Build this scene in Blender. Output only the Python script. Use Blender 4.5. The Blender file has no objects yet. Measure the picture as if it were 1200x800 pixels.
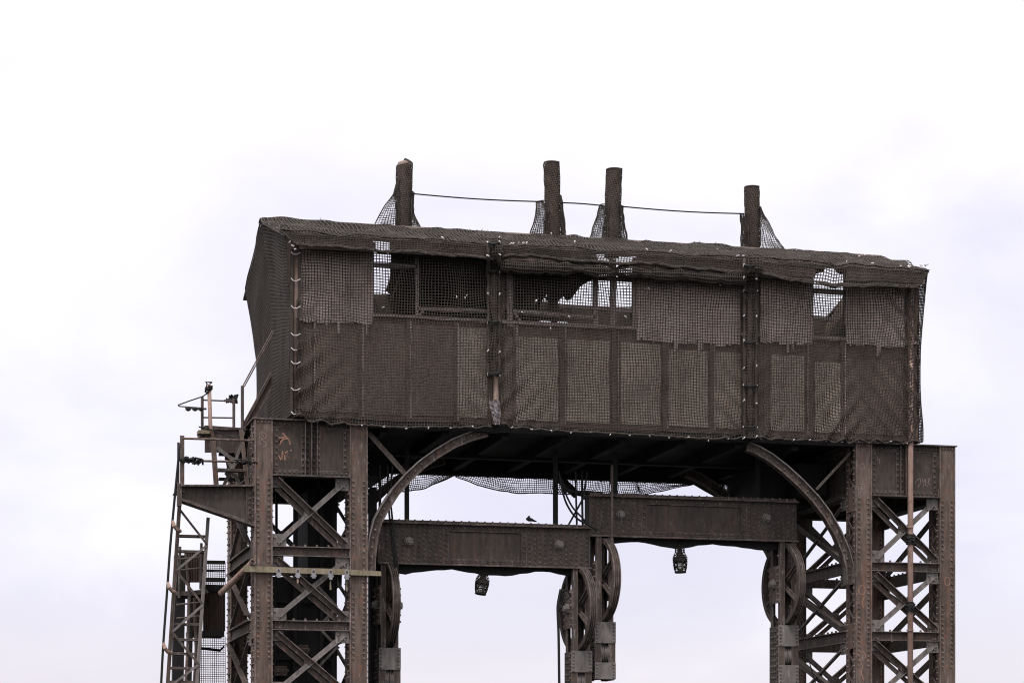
import bpy, math, random
import numpy as np
from mathutils import Vector, Matrix, noise
from mathutils.geometry import tessellate_polygon

random.seed(7)
rng = np.random.default_rng(7)
SC = bpy.context.scene
COL = SC.collection

# ------------------------------------------------------------------ camera
F = 2687.0                      # focal length in pixels of the 1200 px wide photograph
HOR = 930.0                     # the horizon's row, below the frame: a rising-front (shift) view
TH = math.radians(14.1)
D0 = 47.0
ZC = 2.3                        # camera height above the water
DV = Vector((math.sin(TH), math.cos(TH), 0)); RV = Vector((math.cos(TH), -math.sin(TH), 0))
CAM = -D0 * DV - D0 * ((346 - 600) / F) * RV + Vector((0, 0, ZC))
cd = bpy.data.cameras.new('camera'); cam = bpy.data.objects.new('camera', cd); COL.objects.link(cam)
cam.location = CAM
cam.rotation_euler = (math.radians(90), 0, -TH)
cd.sensor_width = 36; cd.lens = F / 1200 * 36; cd.shift_y = (HOR - 400) / 1200
cd.clip_start = 0.1; cd.clip_end = 6000
SC.camera = cam

# ------------------------------------------------------------------ sky and sun: bright overcast
SUN_EL, SUN_AZ = 58, 212        # azimuth clockwise from +Y: behind and to the left of the camera
w = bpy.data.worlds.new('World'); SC.world = w; w.use_nodes = True
nt = w.node_tree; nt.nodes.clear()
def N(t, **k):
    n = nt.nodes.new(t)
    for a, b in k.items(): setattr(n, a, b)
    return n
out = N('ShaderNodeOutputWorld'); add = N('ShaderNodeAddShader')
bg1 = N('ShaderNodeBackground'); bg2 = N('ShaderNodeBackground')
sky = N('ShaderNodeTexSky'); sky.sky_type = 'NISHITA'; sky.sun_disc = False
sky.sun_elevation = math.radians(SUN_EL); sky.sun_rotation = math.radians(SUN_AZ)
bg1.inputs[1].default_value = 0.05; bg2.inputs[1].default_value = 1.0
nt.links.new(sky.outputs[0], bg1.inputs[0])
tc = N('ShaderNodeTexCoord'); mp = N('ShaderNodeMapping'); mp.inputs['Scale'].default_value = (5.0, 5.0, 11.0)
mp.inputs['Location'].default_value = (3.1, 0.4, 1.7)
nz = N('ShaderNodeTexNoise'); nz.inputs['Scale'].default_value = 1.0; nz.inputs['Detail'].default_value = 5; nz.inputs['Roughness'].default_value = .5
nz.inputs['Distortion'].default_value = .4
sep = N('ShaderNodeSeparateXYZ')
g = N('ShaderNodeMapRange'); g.inputs[1].default_value = .05; g.inputs[2].default_value = .33; g.inputs[3].default_value = .235; g.inputs[4].default_value = .485; g.clamp = False
ad = N('ShaderNodeMath', operation='ADD')
cr = N('ShaderNodeValToRGB')
e = cr.color_ramp.elements
e[0].position = .34; e[0].color = (.56, .495, .60, 1)
e[1].position = .60; e[1].color = (.95, .88, .85, 1)
m1 = e.new(.46); m1.color = (.64, .565, .665, 1)
nt.links.new(tc.outputs['Generated'], mp.inputs[0]); nt.links.new(mp.outputs[0], nz.inputs['Vector'])
nt.links.new(tc.outputs['Generated'], sep.inputs[0]); nt.links.new(sep.outputs['Z'], g.inputs[0])
half = N('ShaderNodeMath', operation='MULTIPLY'); half.inputs[1].default_value = .36; nt.links.new(nz.outputs['Fac'], half.inputs[0]); nt.links.new(half.outputs[0], ad.inputs[0]); nt.links.new(g.outputs[0], ad.inputs[1])
zen = N('ShaderNodeMapRange'); zen.inputs[1].default_value = .36; zen.inputs[2].default_value = .95; zen.inputs[3].default_value = 1.0; zen.inputs[4].default_value = 2.7
nt.links.new(sep.outputs['Z'], zen.inputs[0]); nt.links.new(zen.outputs[0], bg2.inputs[1])   # an overcast sky is brightest overhead
nt.links.new(ad.outputs[0], cr.inputs[0]); nt.links.new(cr.outputs[0], bg2.inputs[0])
nt.links.new(bg1.outputs[0], add.inputs[0]); nt.links.new(bg2.outputs[0], add.inputs[1]); nt.links.new(add.outputs[0], out.inputs[0])

sd = bpy.data.lights.new('sun', 'SUN'); sd.energy = 1.5; sd.angle = math.radians(10); sd.color = (1, .97, .93)
sun = bpy.data.objects.new('sun', sd); COL.objects.link(sun)
az, el = math.radians(SUN_AZ), math.radians(SUN_EL)
sdir = Vector((math.sin(az) * math.cos(el), math.cos(az) * math.cos(el), math.sin(el)))   # towards the sun
sun.rotation_euler = (-sdir).to_track_quat('-Z', 'Y').to_euler()
sun.location = (0, -20, 40)

SC.view_settings.view_transform = 'Standard'; SC.view_settings.look = 'None'
SC.view_settings.exposure = 0.0; SC.view_settings.gamma = 1; SC.view_settings.use_curve_mapping = False
SC.render.engine = 'CYCLES'
SC.cycles.pixel_filter_type = 'BLACKMAN_HARRIS'; SC.cycles.filter_width = 1.1
SC.cycles.max_bounces = 6; SC.cycles.transparent_max_bounces = 8

# ------------------------------------------------------------------ helpers
def ray(px, py):
    px, py = float(px), float(py); return F * DV + (px - 600) * RV + (HOR - py) * Vector((0, 0, 1))
def P(px, py, Y):
    """The place on the upright plane at depth Y that the photograph shows at (px, py)."""
    r = ray(px, py); return CAM + r * ((Y - CAM.y) / r.y)
def PXp(px, py, X):
    r = ray(px, py); return CAM + r * ((X - CAM.x) / r.x)
def Pplane(px, py, p0, n):
    r = ray(px, py); return CAM + r * ((p0 - CAM).dot(n) / r.dot(n))
def at_depth(px, Y): return P(px, 500, Y).x

def tag(o, label=None, cat=None, group=None, kind=None):
    if label: o['label'] = label
    if cat: o['category'] = cat
    if group: o['group'] = group
    if kind: o['kind'] = kind
    return o
def empty(name, loc, label=None, cat=None, group=None):
    o = bpy.data.objects.new(name, None); COL.objects.link(o); o.location = loc; o.empty_display_size = .2
    return tag(o, label, cat, group)
def copy_tree(o, parent=None, loc=None):
    c = o.copy(); COL.objects.link(c)
    if parent: c.parent = parent
    if loc is not None: c.location = loc
    for ch in list(o.children): copy_tree(ch, c)
    return c

class MB:
    def __init__(s): s.v = []; s.f = []
    def add(s, vs, fs):
        b = len(s.v); s.v += [Vector(p) for p in vs]; s.f += [tuple(i + b for i in f) for f in fs]; return s
    def box(s, x0, x1, y0, y1, z0, z1):
        return s.add([(x0,y0,z0),(x1,y0,z0),(x1,y1,z0),(x0,y1,z0),(x0,y0,z1),(x1,y0,z1),(x1,y1,z1),(x0,y1,z1)],
                     [(0,3,2,1),(4,5,6,7),(0,1,5,4),(1,2,6,5),(2,3,7,6),(3,0,4,7)])
    def prism(s, poly, vec):
        n = len(poly); a = [Vector(p) for p in poly]; b = [p + Vector(vec) for p in a]
        s.add(a + b, [(i, (i + 1) % n, n + (i + 1) % n, n + i) for i in range(n)])
        tri = tessellate_polygon([a]); base = len(s.v) - 2 * n
        for t in tri:
            s.f.append(tuple(base + i for i in t)); s.f.append(tuple(base + n + i for i in reversed(t)))
        return s
    def ppx(s, pts, Y, t):
        """A flat plate whose outline is seen at the given places, t thick away from the camera."""
        return s.prism([P(x, y, Y) for x, y in pts], (0, t, 0))
    def section(s, p, q, n, sec):
        """Sweep a closed section [(u, v)] from p to q; v runs along n, u across."""
        p, q = Vector(p), Vector(q); n = Vector(n).normalized(); t = (q - p).normalized(); u = n.cross(t).normalized(); n = t.cross(u).normalized()
        return s.prism([p + u * a + n * b for a, b in sec], q - p)
    def bar(s, p, q, w_, t_, n=(0, 1, 0), off=0):
        return s.section(p, q, n, [(-w_/2, off), (w_/2, off), (w_/2, off + t_), (-w_/2, off + t_)])
    def angle(s, p, q, w_, leg, n=(0, 1, 0), t=.018, flip=1):
        """An angle section: a flat leg across and a second leg along n at one edge."""
        h = w_ / 2
        sec = [(-h, 0), (h, 0), (h, t), (-h + t, t), (-h + t, leg), (-h, leg)]
        if flip < 0: sec = [(-a, b) for a, b in sec]
        return s.section(p, q, n, sec)
    def tube(s, pts, r, k=8, cap=True):
        pts = [Vector(p) for p in pts]; m = len(pts); rr = r if isinstance(r, (list, tuple)) else [r] * m
        ref = Vector((.31, .17, .93)); vs = []; prev = None
        for i in range(m):
            t = (pts[min(i + 1, m - 1)] - pts[max(i - 1, 0)]).normalized()
            if prev is None:
                a = t.cross(ref)
                if a.length < .05: a = t.cross(Vector((1, 0, 0)))
            else: a = prev - t * prev.dot(t)
            a.normalize(); prev = a; b = t.cross(a)
            for j in range(k):
                an = 2 * math.pi * j / k; vs.append(pts[i] + (a * math.cos(an) + b * math.sin(an)) * rr[i])
        fs = [(i*k + j, i*k + (j+1) % k, (i+1)*k + (j+1) % k, (i+1)*k + j) for i in range(m - 1) for j in range(k)]
        if cap: fs += [tuple(reversed(range(k))), tuple((m-1)*k + j for j in range(k))]
        return s.add(vs, fs)
    def lathe(s, o, axis, prof, k=24):
        """prof: [(distance along axis, radius)] about the axis through o; closed loop if first == last."""
        o = Vector(o); ax = Vector(axis).normalized(); a = ax.orthogonal().normalized(); b = ax.cross(a); m = len(prof)
        vs = [o + ax * h + (a * math.cos(2*math.pi*j/k) + b * math.sin(2*math.pi*j/k)) * r for h, r in prof for j in range(k)]
        return s.add(vs, [(i*k + j, i*k + (j+1) % k, (i+1)*k + (j+1) % k, (i+1)*k + j) for i in range(m-1) for j in range(k)])
    def rivet(s, p, n, r=.021, h=.017, k=6):
        r *= 1.2; h *= 2.0
        p = Vector(p); n = Vector(n).normalized(); a = n.orthogonal().normalized(); b = n.cross(a); vs = []
        for rad, hh in ((r, 0), (r * .62, h)):
            for j in range(k):
                an = 2*math.pi*j/k; vs.append(p + n * hh + (a * math.cos(an) + b * math.sin(an)) * rad)
        return s.add(vs, [(j, (j+1) % k, k + (j+1) % k, k + j) for j in range(k)] + [tuple(k + j for j in range(k))])
    def rivets(s, p, q, n, pitch=.11, r=.021, jit=0):
        p, q = Vector(p), Vector(q); m = max(1, int(round((q - p).length / pitch)))
        for i in range(m + 1):
            if jit and random.random() < jit: continue
            s.rivet(p.lerp(q, i / m), n, r * random.uniform(.88, 1.1), .017 * random.uniform(.8, 1.15))
        return s
    def build(s, name, mat_, parent=None, smooth=False, origin=None):
        me = bpy.data.meshes.new(name)
        o0 = Vector(origin) if origin is not None else Vector((0, 0, 0))
        if parent is not None and origin is None:
            m = parent; 
            while m is not None: o0 = o0 + m.location; m = m.parent
        me.from_pydata([tuple(v - o0) for v in s.v], [], s.f); me.materials.append(mat_)
        if smooth: me.polygons.foreach_set('use_smooth', [True] * len(me.polygons))
        me.update()
        import bmesh
        bm = bmesh.new(); bm.from_mesh(me); bmesh.ops.recalc_face_normals(bm, faces=bm.faces); bm.to_mesh(me); bm.free()
        o = bpy.data.objects.new(name, me); COL.objects.link(o)
        if parent is not None: o.parent = parent
        else: o.location = o0
        return o

def net(name, Fn, nu, nv, wd, mat_, parent, th=None, su=1, sv=1, skip=None, border=0):
    """A knotted net as real cords: Fn(u, v) -> xyz arrays for u, v in 0..1; cords run along both directions."""
    th = th or wd
    U, V = np.meshgrid(np.linspace(0, 1, nu * su + 1), np.linspace(0, 1, nv * sv + 1), indexing='ij')
    pts = np.stack(Fn(U, V), -1)
    du = np.gradient(pts, axis=0); dv = np.gradient(pts, axis=1)
    nrm = np.cross(du, dv); nrm /= np.linalg.norm(nrm, axis=-1, keepdims=True) + 1e-9
    VS = []; FS = []; base = 0
    def run(line, tang, nn, w2):
        nonlocal base
        tang = tang / (np.linalg.norm(tang, axis=-1, keepdims=True) + 1e-9)
        a = np.cross(nn, tang); a /= np.linalg.norm(a, axis=-1, keepdims=True) + 1e-9
        m = len(line)
        jit = (1 + rng.normal(0, .06, (m, 1)))
        c = np.stack([line + (a * w2 + nn * th) * .5 * jit, line + (-a * w2 + nn * th) * .5 * jit, line + (-a * w2 - nn * th) * .5 * jit, line + (a * w2 - nn * th) * .5 * jit], 1)
        VS.append(c.reshape(-1, 3)); i = np.arange(m - 1) * 4 + base
        for j in range(4):
            j2 = (j + 1) % 4
            FS.append(np.stack([i + j, i + j2, i + 4 + j2, i + 4 + j], 1))
        base += m * 4
    for jj in range(nv + 1):
        j = jj * sv; ww = wd * (border or 1) if jj in (0, nv) else wd
        run(pts[:, j], du[:, j], nrm[:, j], ww)
    for ii in range(nu + 1):
        i = ii * su; ww = wd * (border or 1) if ii in (0, nu) else wd
        run(pts[i], dv[i], nrm[i], ww)
    V_ = np.concatenate(VS); F_ = np.concatenate(FS)
    o0 = Vector((0, 0, 0)); m = parent
    while m is not None: o0 = o0 + m.location; m = m.parent
    V_ = V_ - np.array(o0)
    me = bpy.data.meshes.new(name); nvx, nf = len(V_), len(F_)
    me.vertices.add(nvx); me.vertices.foreach_set('co', V_.astype(np.float32).ravel())
    me.loops.add(nf * 4); me.loops.foreach_set('vertex_index', F_.astype(np.int32).ravel())
    me.polygons.add(nf); me.polygons.foreach_set('loop_start', (np.arange(nf) * 4).astype(np.int32))
    me.materials.append(mat_); me.update(calc_edges=True); me.validate()
    o = bpy.data.objects.new(name, me); COL.objects.link(o)
    if parent is not None: o.parent = parent
    return o

_noise_tabs = {}
def nz1(x, seed, per=1.0):
    k = seed
    if k not in _noise_tabs: _noise_tabs[k] = np.random.default_rng(seed).normal(0, 1, 512)
    t = _noise_tabs[k]; x = np.asarray(x, float) / per + 100; i = np.floor(x).astype(int); f = x - i; f = f * f * (3 - 2 * f)
    return t[i % 512] * (1 - f) + t[(i + 1) % 512] * f
def nz2(x, y, seed, per=1.0):
    k = ('2', seed)
    if k not in _noise_tabs: _noise_tabs[k] = np.random.default_rng(seed).normal(0, 1, (64, 64))
    t = _noise_tabs[k]; x = np.asarray(x, float) / per + 100; y = np.asarray(y, float) / per + 100
    i = np.floor(x).astype(int); j = np.floor(y).astype(int); f = x - i; g_ = y - j; f = f*f*(3-2*f); g_ = g_*g_*(3-2*g_)
    a = t[i % 64, j % 64] * (1 - f) + t[(i+1) % 64, j % 64] * f; b = t[i % 64, (j+1) % 64] * (1 - f) + t[(i+1) % 64, (j+1) % 64] * f
    return a * (1 - g_) + b * g_
def lerp_px(tab):
    xs = [a for a, b in tab]; ys = [b for a, b in tab]
    return lambda x: np.interp(x, xs, ys)

# ------------------------------------------------------------------ materials
def mat(name, c0, c1=None, rust=None, ramount=.0, pale=None, pamount=0, rough=.75, scale=2.2, streak=True, bump=.25, spec=.3, fine=1.0, wear_highlight=0, runs=0):
    m = bpy.data.materials.new(name); m.use_nodes = True; t = m.node_tree; b = t.nodes['Principled BSDF']
    b.inputs['Roughness'].default_value = rough; b.inputs['Specular IOR Level'].default_value = spec
    L = t.links.new
    def nn(k, **kw):
        n = t.nodes.new(k)
        for a, v in kw.items(): setattr(n, a, v)
        return n
    geo = nn('ShaderNodeNewGeometry'); mpn = nn('ShaderNodeMapping')
    mpn.inputs['Scale'].default_value = (1, 1, .22) if streak else (1, 1, 1)
    L(geo.outputs['Position'], mpn.inputs[0])
    n1 = nn('ShaderNodeTexNoise'); n1.inputs['Scale'].default_value = scale; n1.inputs['Detail'].default_value = 7; n1.inputs['Roughness'].default_value = .65
    L(mpn.outputs[0], n1.inputs['Vector'])
    n2 = nn('ShaderNodeTexNoise'); n2.inputs['Scale'].default_value = 14 * fine; n2.inputs['Detail'].default_value = 6; n2.inputs['Roughness'].default_value = .7
    L(mpn.outputs[0], n2.inputs['Vector'])
    n3 = nn('ShaderNodeTexNoise'); n3.inputs['Scale'].default_value = 5.5; n3.inputs['Detail'].default_value = 8; n3.inputs['Roughness'].default_value = .72
    L(geo.outputs['Position'], n3.inputs['Vector'])
    def mixc(f, a, c):
        mx = nn('ShaderNodeMix', data_type='RGBA')
        L(f, mx.inputs[0])
        for s_, val in ((6, a), (7, c)):
            if isinstance(val, tuple): mx.inputs[s_].default_value = (*val, 1)
            else: L(val, mx.inputs[s_])
        return mx.outputs[2]
    def step(src, lo, hi):
        r = nn('ShaderNodeMapRange'); r.inputs[1].default_value = lo; r.inputs[2].default_value = hi; L(src, r.inputs[0]); return r.outputs[0]
    c = mixc(step(n1.outputs['Fac'], .33, .67), c0, c1 or c0)
    dark = tuple(x * .62 for x in c0)
    c = mixc(step(n2.outputs['Fac'], .50, .72), c, dark)
    if rust: c = mixc(step(n3.outputs['Fac'], .70 - ramount, .80 - ramount * .6), c, rust)
    if runs:                                           # rust and grime that has run down the steel
        mr = nn('ShaderNodeMapping'); mr.inputs['Scale'].default_value = (1, 1, .07); L(geo.outputs['Position'], mr.inputs[0])
        n4 = nn('ShaderNodeTexNoise'); n4.inputs['Scale'].default_value = 11; n4.inputs['Detail'].default_value = 5; L(mr.outputs[0], n4.inputs['Vector'])
        n5 = nn('ShaderNodeTexNoise'); n5.inputs['Scale'].default_value = .9; n5.inputs['Detail'].default_value = 3; L(geo.outputs['Position'], n5.inputs['Vector'])
        def prod(a, k):
            mm = nn('ShaderNodeMath', operation='MULTIPLY'); L(a, mm.inputs[0])
            if isinstance(k, float): mm.inputs[1].default_value = k
            else: L(k, mm.inputs[1])
            return mm.outputs[0]
        c = mixc(prod(prod(step(n4.outputs['Fac'], .54, .66), step(n5.outputs['Fac'], .40, .60)), runs), c, (.17, .085, .055))
        c = mixc(prod(step(n4.outputs['Fac'], .45, .34), runs * .7), c, (.030, .025, .023))
        c = mixc(prod(prod(step(n4.outputs['Fac'], .60, .70), step(n5.outputs['Fac'], .52, .42)), runs * .6), c, (.27, .24, .225))
    if pale: c = mixc(step(n2.outputs['Fac'], .40 + pamount * .4, .27 + pamount * .4), c, pale)
    if wear_highlight:                                           # worn steel edges, with edge highlights put into the colour
        bv = nn('ShaderNodeBevel'); bv.samples = 4; bv.inputs['Radius'].default_value = .016
        dt = nn('ShaderNodeVectorMath', operation='DOT_PRODUCT'); L(bv.outputs[0], dt.inputs[0]); L(geo.outputs['Normal'], dt.inputs[1])
        ed = step(dt.outputs['Value'], .985, .86); mu = nn('ShaderNodeMath', operation='MULTIPLY'); L(ed, mu.inputs[0]); L(step(n3.outputs['Fac'], .38, .62), mu.inputs[1])
        mw = nn('ShaderNodeMath', operation='MULTIPLY'); L(mu.outputs[0], mw.inputs[0]); mw.inputs[1].default_value = wear_highlight
        c = mixc(mw.outputs[0], c, (.36, .32, .31))
    L(c, b.inputs['Base Color'])
    bp = nn('ShaderNodeBump'); bp.inputs['Strength'].default_value = bump; bp.inputs['Distance'].default_value = .02
    L(n2.outputs['Fac'], bp.inputs['Height']); L(bp.outputs[0], b.inputs['Normal'])
    rr = nn('ShaderNodeMapRange'); rr.inputs[3].default_value = rough - .15; rr.inputs[4].default_value = min(1, rough + .15); L(n1.outputs['Fac'], rr.inputs[0]); L(rr.outputs[0], b.inputs['Roughness'])
    return m
STEEL = mat('weathered_steel', (.048, .037, .031), (.100, .077, .065), (.18, .085, .05), .13, (.24, .21, .195), .06, wear_highlight=.95, runs=.5)
COLST = mat('column_steel', (.072, .050, .040), (.150, .110, .092), (.20, .09, .052), .16, (.27, .23, .215), .06, wear_highlight=.9, runs=.75)
GIRD = mat('girder_steel', (.042, .033, .028), (.076, .060, .051), (.15, .075, .048), .09, (.17, .15, .14), .0, wear_highlight=.75, runs=.3)
DARK = mat('dark_shaded_steel', (.009, .008, .008), (.017, .015, .014), (.05, .033, .026), .03)  # dark steel, with underside and interior shade put into the colour
PALE = mat('grey_worn_steel', (.11, .098, .092), (.20, .18, .17), (.17, .095, .065), .12, (.30, .28, .27), .05, wear_highlight=.5)
NETM = mat('black_netting', (.042, .035, .030), (.066, .055, .048), rough=.7, streak=False, bump=0, spec=.15)
ROPE = mat('black_rope', (.010, .010, .010), (.018, .017, .017), rough=.7, bump=.2)
TIE = mat('white_plastic_tie', (.62, .58, .60), (.75, .72, .74), rough=.4, bump=0)
FELT = mat('dark_roofing_felt', (.12, .098, .084), (.17, .142, .124), rough=.9, streak=False)
WALLD = mat('brown_painted_boarding', (.17, .122, .098), (.25, .185, .15), (.28, .14, .09), .12, rough=.85)
WALLL = mat('faded_cladding_sheet', (.60, .48, .43), (.74, .63, .58), (.40, .24, .15), .13, rough=.85)
PANEL = mat('olive_weathered_panel', (.48, .40, .325), (.60, .51, .425), (.40, .24, .165), .17, (.58, .51, .45), .02, rough=.85)
PANELD = mat('brown_weathered_panel', (.25, .185, .15), (.34, .258, .21), (.31, .17, .11), .12, rough=.85)
TRIM = mat('light_timber_trim', (.42, .34, .315), (.54, .46, .43), (.30, .2, .15), .06, rough=.8)
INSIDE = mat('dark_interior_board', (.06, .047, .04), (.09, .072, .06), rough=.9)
PIPE = mat('rusty_scaffold_pipe', (.26, .165, .13), (.40, .285, .24), (.20, .10, .06), .14, (.38, .31, .29), .02, rough=.6)
PLANK = mat('mossy_timber_plank', (.17, .14, .095), (.28, .24, .175), (.14, .14, .055), .20, (.38, .34, .30), .02, rough=.9)
CHIM = mat('brown_chimney_pipe', (.17, .12, .095), (.27, .205, .17), (.28, .15, .09), .14, rough=.8)
ZINC = mat('galvanised_metal', (.20, .20, .21), (.34, .34, .36), rough=.45, bump=.05)
PLAST = mat('grey_plastic_sheet', (.16, .145, .15), (.27, .245, .25), rough=.5, bump=.3)
CHALK = mat('orange_chalk', (.26, .145, .10), (.34, .20, .15), rough=.95, bump=0)
CHALKG = mat('faded_chalk', (.17, .125, .11), (.22, .165, .15), rough=.95, bump=0)
CORR = mat('dark_brown_corrugated_sheet', (.080, .056, .048), (.115, .082, .070), (.14, .07, .05), .1, rough=.7, bump=0)
RED = mat('red_brown_sheet', (.085, .04, .034), (.12, .058, .05), rough=.7)
FEATH = mat('dark_feathers', (.016, .016, .019), (.028, .027, .031), rough=.7, streak=False)
GLASS = bpy.data.materials.new('dusty_glass'); GLASS.use_nodes = True
_b = GLASS.node_tree.nodes['Principled BSDF']; _b.inputs['Base Color'].default_value = (.8, .82, .82, 1); _b.inputs['Transmission Weight'].default_value = .9; _b.inputs['Roughness'].default_value = .25
WATER = mat('river_water', (.010, .012, .011), (.015, .017, .015), rough=.35, streak=False, bump=.3, scale=.5, fine=.2)

# ------------------------------------------------------------------ the river under the bridge
m_ = MB(); m_.add([(-3000, -3000, 0), (3000, -3000, 0), (3000, 3000, 0), (-3000, 3000, 0)], [(0, 1, 2, 3)])
tag(m_.build('water', WATER), kind='structure')
# ================================================================== lift towers
Z = Vector((0, 0, 1))
CW, CDEP = .37, .52
TX, TX2 = -.84, 12.31           # left edges of the two towers
C2 = 1.97                       # second column's offset
BY = 3.9                        # rear columns
ZT, ZG = 9.97, 8.83             # top and underside of the head girders
STRUTZ = [7.275, 5.76, 4.25, 2.74]
FRONT = Vector((0, -1, 0))

def make_column(parent):
    x0 = TX; b = MB()
    for ya, yb in ((0, .022), (CDEP - .022, CDEP)):
        b.box(x0, x0 + CW, ya, yb, 0, ZT - .02)
    for xa in (x0, x0 + CW - .024):
        b.box(xa, xa + .024, -.03, .0, 0, ZT - .021)          # outstanding edge angles
        b.box(xa, xa + .024, .022, .15, 0, ZT - .021)
        b.box(xa, xa + .024, CDEP - .15, CDEP - .022, 0, ZT - .021)
        b.box(xa, xa + .024, CDEP, CDEP + .03, 0, ZT - .021)
    # rivet rows: full height near the inner edge, splice zones on both edges
    for (za, zb) in ((8.75, 7.45), (6.45, 5.1), (3.9, 2.5)):
        for xr in (.075, CW - .075):
            b.rivets((x0 + xr, 0, za), (x0 + xr, 0, zb), FRONT, .105)
    b.rivets((x0 + CW - .075, 0, 7.3), (x0 + CW - .075, 0, 6.55), FRONT, .12)
    b.rivets((x0 + .075, 0, 9.9), (x0 + .30, 0, 9.9), FRONT, .07)
    for xa, nx in ((x0, -1), (x0 + CW, 1)):
        for ya in (.085, CDEP - .085):
            b.rivets((xa, ya, 9.8), (xa, ya, .4), (nx, 0, 0), .13, .019)
    # solid tie plates between the leaves
    for zc in STRUTZ + [8.75]:
        for xa in (x0 - .012, x0 + CW - .002):
            b.box(xa, xa + .014, .022, CDEP - .022, zc - .27, zc + .27)
    o = b.build('column', COLST, parent)
    zs = np.arange(.6, 9.6, .24)
    for xa in (x0 - .002, x0 + CW + .002):
        l = MB()
        for i, z in enumerate(zs):
            ya, yb = (.1, CDEP - .1) if i % 2 else (CDEP - .1, .1)
            l.bar((xa, ya, float(z)), (xa, yb, float(z) + .24), .055, .01 - .001 * (i % 2), n=(1, 0, 0), off=-.005)
        l.build('lacing_lattice', STEEL, o)
    return o

def make_girder(parent, p0, p1, n):
    """Riveted head girder between two columns: p0 -> p1 along its foot, n outwards."""
    p0, p1 = Vector(p0), Vector(p1); n = Vector(n); t = (p1 - p0).normalized(); L = (p1 - p0).length; h = ZT - ZG - .03
    b = MB()
    def bx(u0, u1, v0, v1, z0, z1):           # u along, v outwards
        q = [p0 + t*u + n*v + Z*z for u, v, z in ((u0,v0,z0),(u1,v0,z0),(u1,v1,z0),(u0,v1,z0),(u0,v0,z1),(u1,v0,z1),(u1,v1,z1),(u0,v1,z1))]
        b.add(q, [(0,3,2,1),(4,5,6,7),(0,1,5,4),(1,2,6,5),(2,3,7,6),(3,0,4,7)])
    bx(0, L, 0, .015, 0, h)
    bx(0, L, .016, .03, .02, .12); bx(0, L, .016, .03, h - .13, h)
    bx(0, .13, .03, .042, .12, h - .13); bx(L - .13, L, .03, .042, .12, h - .13)
    c = L / 2
    bx(c - .2, c - .12, .03, .044, .02, h); bx(c + .12, c + .2, .03, .044, .02, h)
    bx(c - .13, c - .115, .044, .13, .02, h); bx(c - .012, c + .012, .016, .15, .02, h); bx(c + .115, c + .13, .044, .13, .02, h)
    bx(-.0, L, -.10, .20, -.028, 0)            # bottom flange plate
    for z in (.07, h - .065):
        b.rivets(p0 + t*.06 + n*.03 + Z*z, p0 + t*(c - .24) + n*.03 + Z*z, n, .10)
        b.rivets(p0 + t*(c + .24) + n*.03 + Z*z, p0 + t*(L - .06) + n*.03 + Z*z, n, .10)
    for u in (.09, L - .09): b.rivets(p0 + t*u + n*.042 + Z*.2, p0 + t*u + n*.042 + Z*(h - .2), n, .12)
    for u in (c - .165, c + .165, c - .06, c + .06): b.rivets(p0 + t*u + n*(.044 if abs(u-c) > .1 else .016) + Z*.08, p0 + t*u + n*(.044 if abs(u-c) > .1 else .016) + Z*(h - .06), n, .12)
    return b.build('head_girder', GIRD, parent)

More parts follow.
